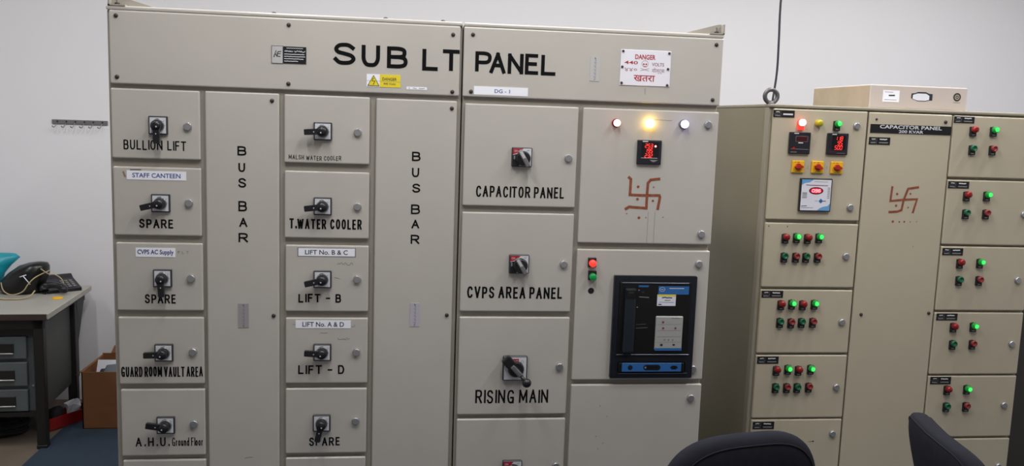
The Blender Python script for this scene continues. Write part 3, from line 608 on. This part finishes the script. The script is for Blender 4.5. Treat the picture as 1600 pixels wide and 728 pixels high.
b = MB(); b.box(2.078, 2.466, Y-.002, Y, 1.845, 1.884, BLKPL); printed(b, 'CAPACITOR PANEL', (2.122, 1.866, 2.420, 1.882), Y-.0024, WHTTX, .022); printed(b, '200 KVAR', (2.214, 1.848, 2.332, 1.861), Y-.0024, WHTTX, .02); b.build('nameplate', cv)
for i, x, z in [(0, 2.011, 1.872), (0, 2.012, 1.508), (1, 2.011, 1.285), (2, 2.018, .980), (3, 2.018, .672), (4, 2.018, .449)]: put(LOCK, 'lock', rd[i], (x, Y, z))
for i, x, z in [(0, 2.866, 1.79), (1, 2.868, 1.493), (2, 2.873, 1.184), (3, 2.878, .878), (4, 2.873, .579), (5, 2.878, .274)]: put(LOCK, 'lock', r3[i], (x, Y, z))
for o, r, t1, t2 in [(rd[0], (1.620, 1.899, 1.718, 1.930), '', 'METERING'), (rd[2], (1.626, 1.091, 1.727, 1.123), 'SEC', 'CAP - 1'), (rd[3], (1.627, .784, 1.729, .818), 'SEC', 'CAP - 2'), (rd[4], (1.628, .474, 1.731, .509), 'SEC', 'SPARE'), (cv, (2.076, 1.793, 2.177, 1.826), 'FR', 'BUSBAR'),
                     (r3[0], (2.476, 1.902, 2.575, 1.932), 'SEC', 'CAP-1'), (r3[1], (2.478, 1.606, 2.581, 1.638), 'SEC', 'CAP-2'), (r3[2], (2.482, 1.297, 2.584, 1.330), 'SEC', 'CAP-3'), (r3[3], (2.484, .990, 2.589, 1.023), 'SEC', 'CAP-4'), (r3[4], (2.485, .683, 2.589, .719), 'SEC', 'CAP-5')]:
    b, w, h, yy, xs = nameplate(o, r, Y)
    squiggle(b, r[0]+w*.12, xs-w*.06, r[1]+h*.75, .002, .0035, yy, WHTTX, 5); squiggle(b, r[0]+w*.08, xs-w*.04, r[1]+h*.25, .002, .005, yy, GREYTX, 5)
    if t2 == 'METERING': b.ribbon([(xs+w*.10, r[1]+h*.45), (r[2]-w*.08, r[1]+h*.45)], .007, yy, WHTTX)
    else:
        squiggle(b, xs+w*.14, r[2]-w*.15, r[1]+h*.72, .002, .005, yy, WHTTX, 7); squiggle(b, xs+w*.12, r[2]-w*.10, r[1]+h*.28, .001, .005, yy, GREYTX, 7)
    b.build('nameplate', o)
b = MB(); [b.disc(p_, .003, IY, SCREW, 8) for p_ in [(1.637, 1.416), (1.724, 1.416)]]; b.build('old_hole', rd[1])
b = MB(); b.ribbon([(1.905, .410), (1.925, .412), (1.930, .412)], .002, IY, SCREW); b.disc((1.928, .412), .004, IY, SCREW, 8); b.build('scratch', rd[4])
# top left door: lamps, meters, switches and relay
b = MB(); b.box(-.014, .014, -.010, 0, -.033, .006, REDGLOW, .0015, 1); b.lathe([(.0155, 0), (.0155, .014)], (0, 0, 0), 'y-', REDGLOW, 20); s = part(b, 'pilot_lamp', CP, (1.749, Y, 1.879)); k = MB(); lamp_dome(k, .0150, .014, .018, REDHOT); k.build('lens', s)
b = MB(); b.lathe([(.0155, 0), (.0155, .010)], (0, 0, 0), 'y-', YELLENS, 20); s = part(b, 'pilot_lamp', CP, (1.830, Y, 1.879)); k = MB(); lamp_dome(k, .0148, .010, .020, YELLENS); k.build('lens', s)
place_lamp(CP, LM_G, 1.916, 1.879, Y)
r = (1.699, 1.741, 1.797, 1.837); s, k, w, h = meter(CP, r, Y, None); y = Y-.0125
k.rect((r[0]+.028, r[3]-.042, r[2]-.014, r[3]-.017), y, GREYTX); k.rect((r[0]+.0295, r[3]-.0405, r[2]-.0155, r[3]-.0185), y-.0004, LEDDARK); k.ribbon([(r[0]+.041, r[3]-.047), (r[0]+.063, r[3]-.047)], .004, y, WHTTX)
k.ribbon([(r[0]+.008, r[1]+.022), (r[2]-.008, r[1]+.021)], .002, y, GREYTX); k.flat([(r[0]+.009, r[1]+.020), (r[0]+.032, r[1]+.020), (r[0]+.022, r[1]+.032)], y-.0003, REDKNOB); k.ribbon([(r[0]+.008, r[1]+.008), (r[0]+.036, r[1]+.008)], .003, y, GREYTX); k.build('display', s)
r = (1.876, 1.742, 1.974, 1.838); s, k, w, h = meter(CP, r, Y, None)
k.rect((r[0]+.022, r[1]+.024, r[2]-.014, r[3]-.010), y, METERS)
for i, t in enumerate(('118', '95', '500')): seven(k, t, (r[0]+(.034 if i != 1 else .046), r[3]-.031-.0205*i, r[0]+.072, r[3]-.0145-.0205*i), y-.0006, LED, .0023, .15)
k.ribbon([(r[0]+.010, r[1]+.014), (r[0]+.036, r[1]+.014)], .0014, y, REDLENS); k.ribbon([(r[0]+.046, r[1]+.008), (r[2]-.012, r[1]+.008)], .0014, y, GREYTX); k.build('display', s)
for n_, (x, z, ang) in enumerate([(1.749, 1.685, 0), (1.841, 1.685, -18), (1.931, 1.685, -5)]):
    b = MB(); b.box(-.0285, .0285, -.010, 0, -.027, .027, YELPLATE, .003, 2); b.ribbon([(-.006, .020), (.006, .0205)], .002, -.0104, DGREY); b.ribbon([(-.018, .019), (-.013, .021)], .002, -.0104, DGREY); b.ribbon([(-.014, -.021), (.012, -.0205)], .0015, -.0104, DGREY)
    s = part(b, 'selector_switch', CP, (x, Y, z)); k = MB(); k.lathe([(.015, .010), (.0155, .014), (.014, .016)], (0, 0, 0), 'y-', REDKNOB, 20)
    k.prism([(-.021, 0), (-.012, .007), (.012, .007), (.021, 0), (.012, -.007), (-.012, -.007)], -.025, -.014, REDKNOB); k.build('knob', s, (0, 0, 0), (0, -math.radians(ang), 0))
b = MB(); b.ribbon([(1.794, 1.676), (1.802, 1.676), (1.798, 1.690)], .0015, IY, GREYTX, True); b.ribbon([(1.886, 1.678), (1.886, 1.690), (1.892, 1.684)], .0015, IY, GREYTX); b.build('marking', rd[0])
r = (1.765, 1.487, 1.914, 1.635); w = r[2]-r[0]; h = r[3]-r[1]
def Q(u, v): return (r[0]+u*w, r[1]+v*h)
b = MB(); b.box(r[0], r[2], Y-.014, Y, r[1], r[3], METER, .002, 1); s = part(b, 'power_factor_relay', CP); k = MB(); y = Y-.0144
k.rect(Q(.035, .035)+Q(.965, .965), y, RELAYW); k.flat([Q(.035, .965), Q(.035, .80), Q(.14, .86), Q(.28, .88), Q(.40, .965)], y-.0003, SKY); k.flat([Q(.965, .035), Q(.965, .26), Q(.90, .18), Q(.75, .15), Q(.64, .10), Q(.57, .035)], y-.0003, SKY)
k.ribbon([Q(.17, .80), Q(.86, .79)], .003, y-.0003, REDLENS); k.disc(Q(.50, .63), .034, y-.0003, OVAL, 26, .0165); k.disc(Q(.50, .63), .026, y-.0006, OVALIN, 26, .011); seven(k, '0.96', Q(.37, .590)+Q(.66, .672), y-.0010, LEDHOT, .0020)
for v in (.42, .47, .52, .56): k.ribbon([Q(.07, v), Q(.22, v)], .004, y-.0003, GREYTX)
for i in range(7): k.ribbon([Q(.86, .42+.05*i), Q(.94, .42+.05*i)], .003, y-.0003, GREYTX)
k.flat([Q(.67, .25), Q(.74, .32), Q(.67, .40), Q(.60, .32)], y-.0003, ACBL); k.ribbon([Q(.48, .325), Q(.58, .325)], .0014, y-.0003, DGREY); k.ribbon([Q(.74, .325), Q(.83, .325)], .003, y-.0003, DGREY); k.ribbon([Q(.06, .16), Q(.24, .17)], .003, y-.0003, DGREY); k.ribbon([Q(.06, .11), Q(.44, .115)], .002, y-.0003, GREYTX); k.ribbon([Q(.42, .91), Q(.85, .90)], .004, y-.0003, GREYPL); k.build('display', s)
def lamp_rows(upper, lower):
    for i, (x, z) in enumerate(upper): place_lamp(CP, LM_G if i % 2 else LM_R, x, z, Y)
    for i, (x, z) in enumerate(lower): place_lamp(CP, BT_R if i % 2 else BT_G, x, z, Y, 'push_button', 'button_cap')
lamp_rows([(1.715, 1.371), (1.768, 1.374), (1.820, 1.371), (1.874, 1.375)], [(1.716, 1.285), (1.771, 1.285), (1.819, 1.285), (1.874, 1.286)])
lamp_rows([(1.718, 1.067), (1.769, 1.070), (1.821, 1.067), (1.877, 1.070)], [(1.719, .985), (1.772, .983), (1.822, .985), (1.876, .986)])
lamp_rows([(1.719, .761), (1.774, .766), (1.825, .761), (1.884, .766)], [(1.721, .679), (1.775, .679), (1.825, .679), (1.881, .681)])
for za, zb in [(1.875, 1.791), (1.580, 1.498), (1.268, 1.187), (.966, .883), (.664, .581)]: lamp_rows([(2.570, za), (2.670, za+.002)], [(2.574, zb), (2.674, zb+.001)])
# lifting eye
b = MB(); b.tube([(.029*math.cos(a), 0, .029*math.sin(a)+.034) for a in [2*PI*i/28 for i in range(28)]], .0098, EYEST, 10, True); b.lathe([(.017, 0), (.017, .005), (.012, .010)], (0, 0, 0), 'z', EYEST, 16); o = part(b, 'lifting_eye', CP, (1.622, Y+.04, 1.956))

# ------------------------------------------------------------------ flat cardboard box on the capacitor panel
x0, x1, y0, y1, z0, z1 = 2.105, 2.580, .375, .93, 1.9565, 2.062
t = thing('cardboard_box', 'flat pale cardboard carton with a carry handle slot, lying on top of the capacitor panel', 'box', ((x0+x1)/2, (y0+y1)/2, z0))
b = MB(); b.box(x0, x1, y0, y1, z0, z1, CARDL, .004, 2)
b.rect((x0-.0002, z0, x0, z1), y0, CARDL)
part(b, 'carton_body', t)
b = MB(); b.add([(x0-.0006, y, z) for y, z in ((y0+.006, z0+.004), (y1-.006, z0+.004), (y1-.006, z1-.004), (y0+.006, z1-.004))], [(0, 1, 2, 3)], CARDS); part(b, 'end_flap', t)
b = MB(); b.box(x0+.062, x0+.142, y0-.0008, y0, z0+.030, z0+.082, WHITE); b.ribbon([(x0+.090, z0+.059), (x0+.120, z0+.060)], .006, y0-.0012, DGREY); b.ribbon([(x0+.070, z0+.074), (x0+.11, z0+.074)], .002, y0-.0012, GREYTX); b.ribbon([(x0+.070, z0+.040), (x0+.13, z0+.040)], .002, y0-.0012, GREYTX); part(b, 'sticker', t)
b = MB(); hx = x0+.200; P0 = [(hx, z0+.050), (hx, z0+.072), (hx+.018, z0+.074), (hx+.032, z0+.080), (hx+.070, z0+.080), (hx+.085, z0+.074), (hx+.104, z0+.072), (hx+.104, z0+.043), (hx+.088, z0+.043), (hx+.07, z0+.038), (hx+.03, z0+.038), (hx+.016, z0+.046)]; b.flat(P0, y0-.0006, DGREY); b.flat([(hx+.006, z0+.050), (hx+.008, z0+.066), (hx+.030, z0+.073), (hx+.072, z0+.073), (hx+.088, z0+.064), (hx+.088, z0+.046), (hx+.070, z0+.041), (hx+.03, z0+.041)], y0-.0012, PAPER); part(b, 'carry_handle', t)
b = MB(); c = (x0+.425, z0+.063); b.disc(c, .019, y0-.0008, DGREY, 24); b.ribbon([(c[0]+.010*math.cos(a), c[1]+.010*math.sin(a)) for a in [2*PI*i/16 for i in range(16)]], .004, y0-.0012, CARDS, True); b.disc(c, .004, y0-.0012, CARDS, 10); b.ribbon([(c[0]-.018, c[1]-.025), (c[0]+.018, c[1]-.025)], .002, y0-.0012, GREYTX); part(b, 'printed_mark', t)

# added dark cabinet, made up to fill the dark strip at the right edge
t = thing('added_cupboard', 'made-up dark grey steel cabinet added to fill the dark strip past the capacitor panel', 'added_cupboard', (3.46, .85, 0))
b = MB(); b.box(3.02, 3.92, .545, 1.15, .06, 1.88, ADDED_DARK, .004, 1); b.box(3.05, 3.89, .57, 1.13, .0065, .06, BLACKM); part(b, 'added_cupboard_body', t)
for xa, xb, xh in ((3.03, 3.465, 3.44), (3.475, 3.91, 3.50)):
    b = MB(); b.box(xa, xb, .525, .545, .08, 1.86, ADDED_DARK, .003, 2); d = part(b, 'door', t); k = MB(); k.tube([(xh, .525, .95), (xh, .49, .96), (xh, .49, 1.08), (xh, .525, 1.09)], .006, STEEL, 8); k.build('handle', d)

# hanging cable
b = MB(); b.tube(smooth_pts([(1.755, .62, 3.5), (1.766, .62, 2.75), (1.7575, .62, 2.44), (1.7615, .62, 2.27), (1.7635, .62, 2.12), (1.753, .62, 1.99), (1.750, .62, 1.956)], 8), .0052, CABLE, 10)
tag(b.build('hanging_cable'), 'thin black cable hanging down the white wall onto the capacitor panel', 'cable')

# hook rail
t = thing('hook_rail', 'grey metal rail of six small hooks screwed to the white wall', 'hook rail', (-1.937, 2.25, 1.742))
b = MB(); b.box(-2.098, -1.776, 2.242, 2.2499, 1.730, 1.757, STEEL, .002, 1)
for i in range(6): b.disc((-2.066+.052*i, 1.745), .006, 2.2416, DGREY, 10)
part(b, 'rail', t)
for i in range(6):
    x = -2.070+.052*i; b = MB(); b.tube(smooth_pts([(x, 2.241, 1.738), (x, 2.232, 1.728), (x-.004, 2.222, 1.714), (x-.010, 2.212, 1.712), (x-.014, 2.206, 1.720)], 5), .003, STEEL, 8); part(b, 'hook', t)

# ------------------------------------------------------------------ desk
DX0, DX1, DY0, DY1 = -2.95, -1.835, 1.385, 2.17
t = thing('desk', 'old office desk with a grey laminate top and grey drawers, standing against the wall', 'desk', (-2.39, 1.78, 0))
b = MB(); b.box(DX0, DX1, DY0, DY1, .722, .750, LAMIN, .002, 1); b.box(DX0, DX1-.003, DY0-.006, DY0+.001, .716, .7495, BRNEDG, .002, 1); b.box(DX1-.001, DX1+.005, DY0, DY0+.34, .719, .7495, LAMEDG, .002, 1); b.box(DX1-.001, DX1+.005, DY0+.345, DY1, .719, .7495, LAMEDG, .002, 1)
b.box(-2.13, -2.105, DY0-.0085, DY0-.005, .733, .7385, WHITE)
part(b, 'desk_top', t)
for x, y in [(DX1-.055, DY0+.045), (DX0+.055, DY0+.045), (DX1-.055, DY1-.20), (DX0+.055, DY1-.20)]:
    b = MB(); b.box(x-.025, x+.025, y-.025, y+.025, 0, .72, DESKBLK, .004, 1); b.box(x-.027, x+.027, y-.027, y+.027, 0, .022, DESKBLK, .003, 1); part(b, 'leg', t)
b = MB(); b.box(DX0+.03, DX1-.03, DY0+.02, DY0+.05, .665, .722, DESKBLK); b.box(DX0+.03, DX1-.03, DY1-.05, DY1-.02, .665, .722, DESKBLK); b.box(DX1-.08, DX1-.03, DY0+.02, DY1-.02, .690, .722, DESKBLK)
b.add([(DX1-.05, DY1-.20, .72), (DX1-.05, DY1-.01, .72), (DX1-.05, DY1-.18, .42), (DX1-.03, DY1-.20, .72), (DX1-.03, DY1-.01, .72), (DX1-.03, DY1-.18, .42)], [(0, 1, 2), (3, 5, 4), (0, 3, 4, 1), (1, 4, 5, 2), (2, 5, 3, 0)], DESKBLK)
part(b, 'frame', t)
b = MB(); b.box(DX1-.066, DX1-.058, DY0+.07, DY1-.07, .20, .69, SIDEGRY); part(b, 'side_panel', t)
b = MB(); b.box(-2.55, DX1-.08, DY0+.075, DY1-.10, .19, .66, DESKGRY, .004, 1); b.box(-2.56, DX1-.075, DY0+.045, DY0+.075, .175, .20, DESKBLK); b.box(-2.56, DX1-.075, DY0+.055, DY0+.078, .62, .668, DESKBLK); part(b, 'pedestal', t)
for z0_, z1_ in [(.205, .325), (.345, .475), (.495, .615)]:
    b = MB(); b.box(-2.53, DX1-.125, DY0+.048, DY0+.078, z0_, z1_, DESKGRY, .004, 2); d = part(b, 'drawer', t); zc = (z0_+z1_)/2
    k = MB(); k.box(-2.30, -2.02, DY0+.042, DY0+.049, zc-.030, zc+.024, DESKBLK, .002, 1); k.box(-2.30, -2.02, DY0+.034, DY0+.044, zc-.034, zc-.026, STEEL, .002, 1); k.build('handle', d)
b = MB(); b.lathe([(.006, 0), (.006, .004)], (DX1-.105, DY0+.075, .34), 'y-', CHROME, 10); part(b, 'key_lock', t)
dv = Vector((DX1, DY0, 0)) - t.location; t.rotation_euler.z = .053; t.location = Vector((DX1, DY0, 0)) - Matrix.Rotation(.053, 3, 'Z') @ dv

# ------------------------------------------------------------------ on the desk
def blob(name, rings, m, seg=24, jit=0.0, seed=1):
    """soft lumpy body from horizontal rings (z, cx, cy, rx, ry)"""
    rnd = random.Random(seed); vs = []; fs = []
    ph = [rnd.uniform(0, 6.28) for _ in range(4)]
    for i, (z, cx, cy, rx, ry) in enumerate(rings):
        for k in range(seg):
            a = 2*PI*k/seg; w = 1+jit*(math.sin(3*a+ph[0]+i*.7)+.6*math.sin(5*a+ph[1]-i)+.5*math.sin(7*a+ph[2]+i*1.3))
            vs.append((cx+rx*w*math.cos(a), cy+ry*w*math.sin(a), z+jit*.12*math.sin(4*a+ph[3]+i)*(0 if i == 0 else 1)*min(rx, .1)*4))
    n = len(rings)
    for i in range(n-1):
        for k in range(seg): fs.append((i*seg+k, i*seg+(k+1) % seg, (i+1)*seg+(k+1) % seg, (i+1)*seg+k))
    fs.append(tuple(range(seg))); fs.append(tuple((n-1)*seg+k for k in range(seg)))
    b = MB(); b.add(vs, fs, m, True); return b
b = blob('bag', [(.751, -2.185, 1.95, .10, .09), (.775, -2.185, 1.95, .118, .105), (.82, -2.175, 1.955, .122, .105), (.865, -2.145, 1.96, .108, .10), (.905, -2.115, 1.96, .082, .08), (.925, -2.090, 1.95, .05, .05), (.932, -2.085, 1.95, .015, .015)], BAGBLK, 28, .035, 3)
t = thing('plastic_bag', 'lumpy black plastic bag on the desk, with cream cables looped across it', 'bag', (-2.14, 1.93, .75)); part(b, 'bag_body', t)
k = MB(); k.tube([(-2.140, 1.815, .865), (-2.105, 1.815, .877)], .003, PAPER, 6); k.tube([(-2.122, 1.815, .871), (-2.085, 1.815, .822)], .003, PAPER, 6); part(k, 'cable_tie', t)
b = blob('bag', [(.751, -2.48, 2.00, .15, .10), (.79, -2.48, 2.00, .17, .12), (.85, -2.47, 2.01, .17, .11), (.90, -2.44, 2.02, .17, .10), (.945, -2.38, 2.03, .150, .06), (.965, -2.37, 2.03, .12, .02), (.968, -2.37, 2.03, .05, .008)], TEAL, 26, .05, 5)
tag(b.build('plastic_bag'), 'crumpled teal plastic bag at the left end of the desk', 'bag')
# telephone
t = thing('telephone', 'black push button desk telephone at the back corner of the desk', 'telephone', (-1.995, 2.03, .75), math.radians(38))
b = MB(); pr = [(-.085, 0), (-.085, .018), (.055, .058), (.085, .078), (.10, .078), (.10, 0)]
vs = [(-.095, y, z) for y, z in pr] + [(.085, y, z) for y, z in pr]; n = len(pr)
b.add(vs, [tuple(range(n)), tuple(range(2*n-1, n-1, -1))] + [(i, (i+1) % n, n+(i+1) % n, n+i) for i in range(n)], BLACK)
b.build('phone_base', t)
for i in range(4):
    for j in range(3):
        k = MB(); yy = -.055+.024*i; zz = .018+(yy+.085)*.2857; k.box(-.006+.026*j, .012+.026*j, yy-.008, yy+.008, zz-.002, zz+.005, GREYTX, .001, 1); k.build('key', t)
k = MB(); k.tube(smooth_pts([(-.045, -.165, .024), (-.040, -.150, .040), (-.065, -.115, .052), (-.095, -.088, .052), (-.118, -.072, .042), (-.122, -.077, .024)], 5), [.024]*4+[.022]*4+[.018]*9+[.022]*4+[.024]*5, BLACK, 12); hs = k.build('handset', t)
k = MB(); k.tube([(-.105+.004*math.cos(a*9)-.004*a, -.10+.06*math.sin(a*.9), .010+.006*math.sin(a*9)) for a in [i*.06 for i in range(60)]], .003, BLACK, 6); k.build('cord', t)
def loop(pts, label, r=.0032):
    b = MB(); b.tube(smooth_pts(pts, 7), r, CREAM, 8); tag(b.build('cable'), label, 'cable')
loop([(-2.235, 1.80, .835), (-2.222, 1.79, .795), (-2.19, 1.78, .772), (-2.15, 1.77, .772), (-2.11, 1.78, .79), (-2.085, 1.79, .83), (-2.055, 1.82, .865), (-2.02, 1.93, .885)], 'cream cable sagging across the front of the black plastic bag')
loop([(-2.045, 1.865, .905), (-2.015, 1.89, .872), (-1.98, 1.90, .865), (-1.945, 1.90, .838), (-1.935, 1.90, .798), (-1.945, 1.89, .756)], 'cream cable arching over the keypad of the black telephone')
loop([(-2.26, 1.79, .80), (-2.255, 1.75, .762), (-2.20, 1.725, .756), (-2.15, 1.72, .756), (-2.10, 1.73, .757), (-2.07, 1.77, .765), (-2.055, 1.80, .79)], 'tan cable loop lying on the desk before the black plastic bag', .004)
b = MB(); b.lathe([(.030, 0), (.030, .006), (.026, .008), (.012, .008)], (-1.925, 1.775, .7503), 'z', YELPLATE, 24); tag(b.build('lid'), 'small round yellow lid lying flat near the desk edge', 'lid')

# ------------------------------------------------------------------ carton, red tray and bundle on the floor
x0, x1, y0, y1, H_ = -1.780, -1.280, 1.690, 2.060, .342
t = thing('carton', 'open brown cardboard carton on the floor behind the switchboard, papers inside', 'box', (-1.53, 1.875, 0.006)); th = .006
b = MB(); b.box(x0, x1, y0, y0+th, .008, H_, CARD); b.box(x0, x1, y1-th, y1, .008, H_+.012, CARD); b.box(x0, x0+th, y0, y1, .008, H_, CARD); b.box(x1-th, x1, y0, y1, .008, H_, CARD); b.box(x0, x1, y0, y1, .006, .012, CARDIN); part(b, 'carton_body', t)
def quad(mb, P4, th_, m):
    a = [Vector(p) for p in P4]; nrm = (a[1]-a[0]).cross(a[2]-a[0]).normalized()*th_
    vs = a + [p+nrm for p in a]; mb.add(vs, [(0, 1, 2, 3), (7, 6, 5, 4)] + [(i, (i+1) % 4, 4+(i+1) % 4, 4+i) for i in range(4)], m)
b = MB(); quad(b, [(x0, y0, H_), (x0, y1, H_), (x0-.035, y1, H_-.05), (x0-.03, y0+.01, H_-.02)], .004, CARD); part(b, 'flap', t)
b = MB(); quad(b, [(x0+.05, y1-.004, H_+.012), (x1-.05, y1-.004, H_+.012), (x1-.06, y1+.03, H_+.05), (x0+.06, y1+.03, H_+.05)], .004, CARD); part(b, 'flap', t)
b = MB(); quad(b, [(-1.745, 1.775, .20), (-1.610, 1.770, .20), (-1.605, 1.840, .372), (-1.738, 1.846, .372)], -.012, PAPER); quad(b, [(-1.712, 1.809, .300), (-1.668, 1.8075, .300), (-1.667, 1.8115, .309), (-1.711, 1.813, .309)], .0012, DGREY)
tag(b.build('booklet'), 'white booklet standing in the open brown carton', 'booklet')
b = MB(); b.box(-.13, .13, -.05, .05, -.012, .012, GREYBLU, .008, 2); b.box(-.155, -.125, -.035, .02, -.008, .006, BLACK, .004, 1); o = b.build('file_folder', None, (-1.545, 1.765, .345), (math.radians(14), math.radians(-6), math.radians(4))); tag(o, 'slate grey plastic folder lying across the open brown carton', 'folder')
b = MB(); b.box(x0+.02, x1-.02, y0+.02, y1-.02, .012, .19, CARDIN, .006, 1); part(b, 'packing', t)
t = thing('tray', 'shallow red card box lid on the floor beside the brown carton', 'tray', (-2.02, 1.83, 0.0), math.atan2(.15, .10))
L, W, h_ = .285, .10, .075
b = MB(); b.box(-.12, L-.12, -.006, .0, .007, h_, REDBOX); b.box(-.12, L-.12, W, W+.006, .007, h_, REDBOX); b.box(-.126, -.12, 0, W, .007, h_, REDBOX); b.box(L-.126, L-.12, 0, W, .007, h_, REDBOX); b.box(-.12, L-.12, 0, W, .0065, .012, REDBOX); b.build('tray_body', t)
t.location = (-1.885, 1.765, 0)
b = blob('p', [(.013, -1.888, 1.856, .030, .034), (.07, -1.890, 1.860, .036, .040), (.105, -1.885, 1.862, .040, .045), (.128, -1.872, 1.868, .014, .012)], PAPER, 13, .26, 8); b.sm = [False]*len(b.sm); tag(b.build('crumpled_paper'), 'crumpled white paper heaped in the red tray', 'paper')
b = blob('c', [(.013, -1.952, 1.752, .024, .026), (.06, -1.950, 1.756, .034, .036), (.10, -1.945, 1.760, .040, .044), (.116, -1.940, 1.764, .016, .018)], CLOTH, 16, .08, 9); tag(b.build('cloth'), 'folded dark cloth at the front of the red tray', 'cloth')
b = MB()
for i in range(9):
    rr = .15+.012*(i % 4); zz = .014+.016*(i//2); b.tube([(-2.30+rr*1.25*math.cos(a)+.01*math.sin(3*a+i), 1.66+rr*.7*math.sin(a), zz+.006*math.sin(2*a+i*1.7)) for a in [2*PI*k/36 for k in range(36)]], .009, CLOTH, 8, True)
tag(b.build('cable_coil'), 'coil of thick black cable lying on the floor under the desk', 'cable')

# ------------------------------------------------------------------ office chairs
def squad(hx, hy, hz, e1, e2, nu=40, nv=20):
    f = lambda c, e: math.copysign(abs(c)**e, c); V = []; F = []
    for j in range(nv+1):
        om = -PI/2+PI*j/nv
        for i in range(nu):
            et = 2*PI*i/nu; V.append(Vector((hx*f(math.cos(om), e2)*f(math.cos(et), e1), hy*f(math.sin(om), e2), hz*f(math.cos(om), e2)*f(math.sin(et), e1))))
    for j in range(nv):
        for i in range(nu): F.append((j*nu+i, j*nu+(i+1) % nu, (j+1)*nu+(i+1) % nu, (j+1)*nu+i))
    return V, F
def office_chair(label, loc, rotz, tilt, top, hx, hy, hz, e1, e2, bend, taper, sit):
    t = thing('office_chair', label, 'chair', loc, rotz, 'dark fabric office chairs before the panels')
    def shape(v):      # the back curves around the sitter and leans
        z = v.z; y = v.y + bend*v.x*v.x*(.6+.4*z/hz) - .25*max(0, -z)*abs(z); return Vector((v.x*(1-taper*z/hz), y-math.tan(tilt)*z, z+top-hz))
    V, F = squad(hx, hy, hz, e1, e2, 64, 28); V = [shape(v) for v in V]
    b = MB(); b.add(V, F, FABRIC, True); b.build('backrest', t)
    f = lambda c, e: math.copysign(abs(c)**e, c)
    om = math.asin(.55**(1/e2)); k2 = math.cos(om)**e2
    for sy in (-1, 1):
        k = MB(); k.tube([shape(Vector((hx*k2*f(math.cos(a), e1), sy*hy*.55, hz*k2*f(math.sin(a), e1)))) for a in [2*PI*i/80 for i in range(80)]], .0028, FABRIC, 6, True); k.build('piping', t)
    V, F = squad(.24, .045, .235, .5, .6); b = MB(); b.add([Vector((v.x, sit*(v.z+.26), v.y+.455)) for v in V], F, FABRIC, True); b.build('seat', t)
    b = MB(); b.tube(smooth_pts([(0, sit*.20, .40), (0, sit*-.02, .39), (0, sit*-.10, .45), (0, sit*-.10, top-hz*1.25)], 5), .022, BLACKM, 10); b.build('back_bracket', t)
    b = MB(); b.lathe([(.032, .10), (.032, .26), (.022, .262), (.022, .41)], (0, sit*.24, 0), 'z', BLACKM, 16); b.build('column', t)
    b = MB()
    for i in range(5):
        a = 2*PI*i/5+.3; b.tube([(.02*math.cos(a), sit*.24+.02*math.sin(a), .115), (.27*math.cos(a), sit*.24+.27*math.sin(a), .078)], [.026, .016], BLACKM, 8)
    b.build('base', t)
    for i in range(5):
        a = 2*PI*i/5+.3; k = MB(); k.lathe([(.0, -.022), (.024, -.022), (.027, -.016), (.027, .016), (.024, .022), (0, .022)], (.27*math.cos(a), sit*.24+.27*math.sin(a), .0335), 'x', BLACKM, 14); k.build('caster', t)
    return t
office_chair('dark fabric office chair with its wide back turned to us, below the breaker door', (.985, -1.103, 0), .208, .067, .990, .265, .066, .27, .634, .778, .246, .016, 1)
office_chair('dark fabric office chair seen edge on, in front of the capacitor panel', (1.665, -1.104, 0), 1.361, -.297, .983, .261, .054, .27, .376, .625, -.497, .024, -1)
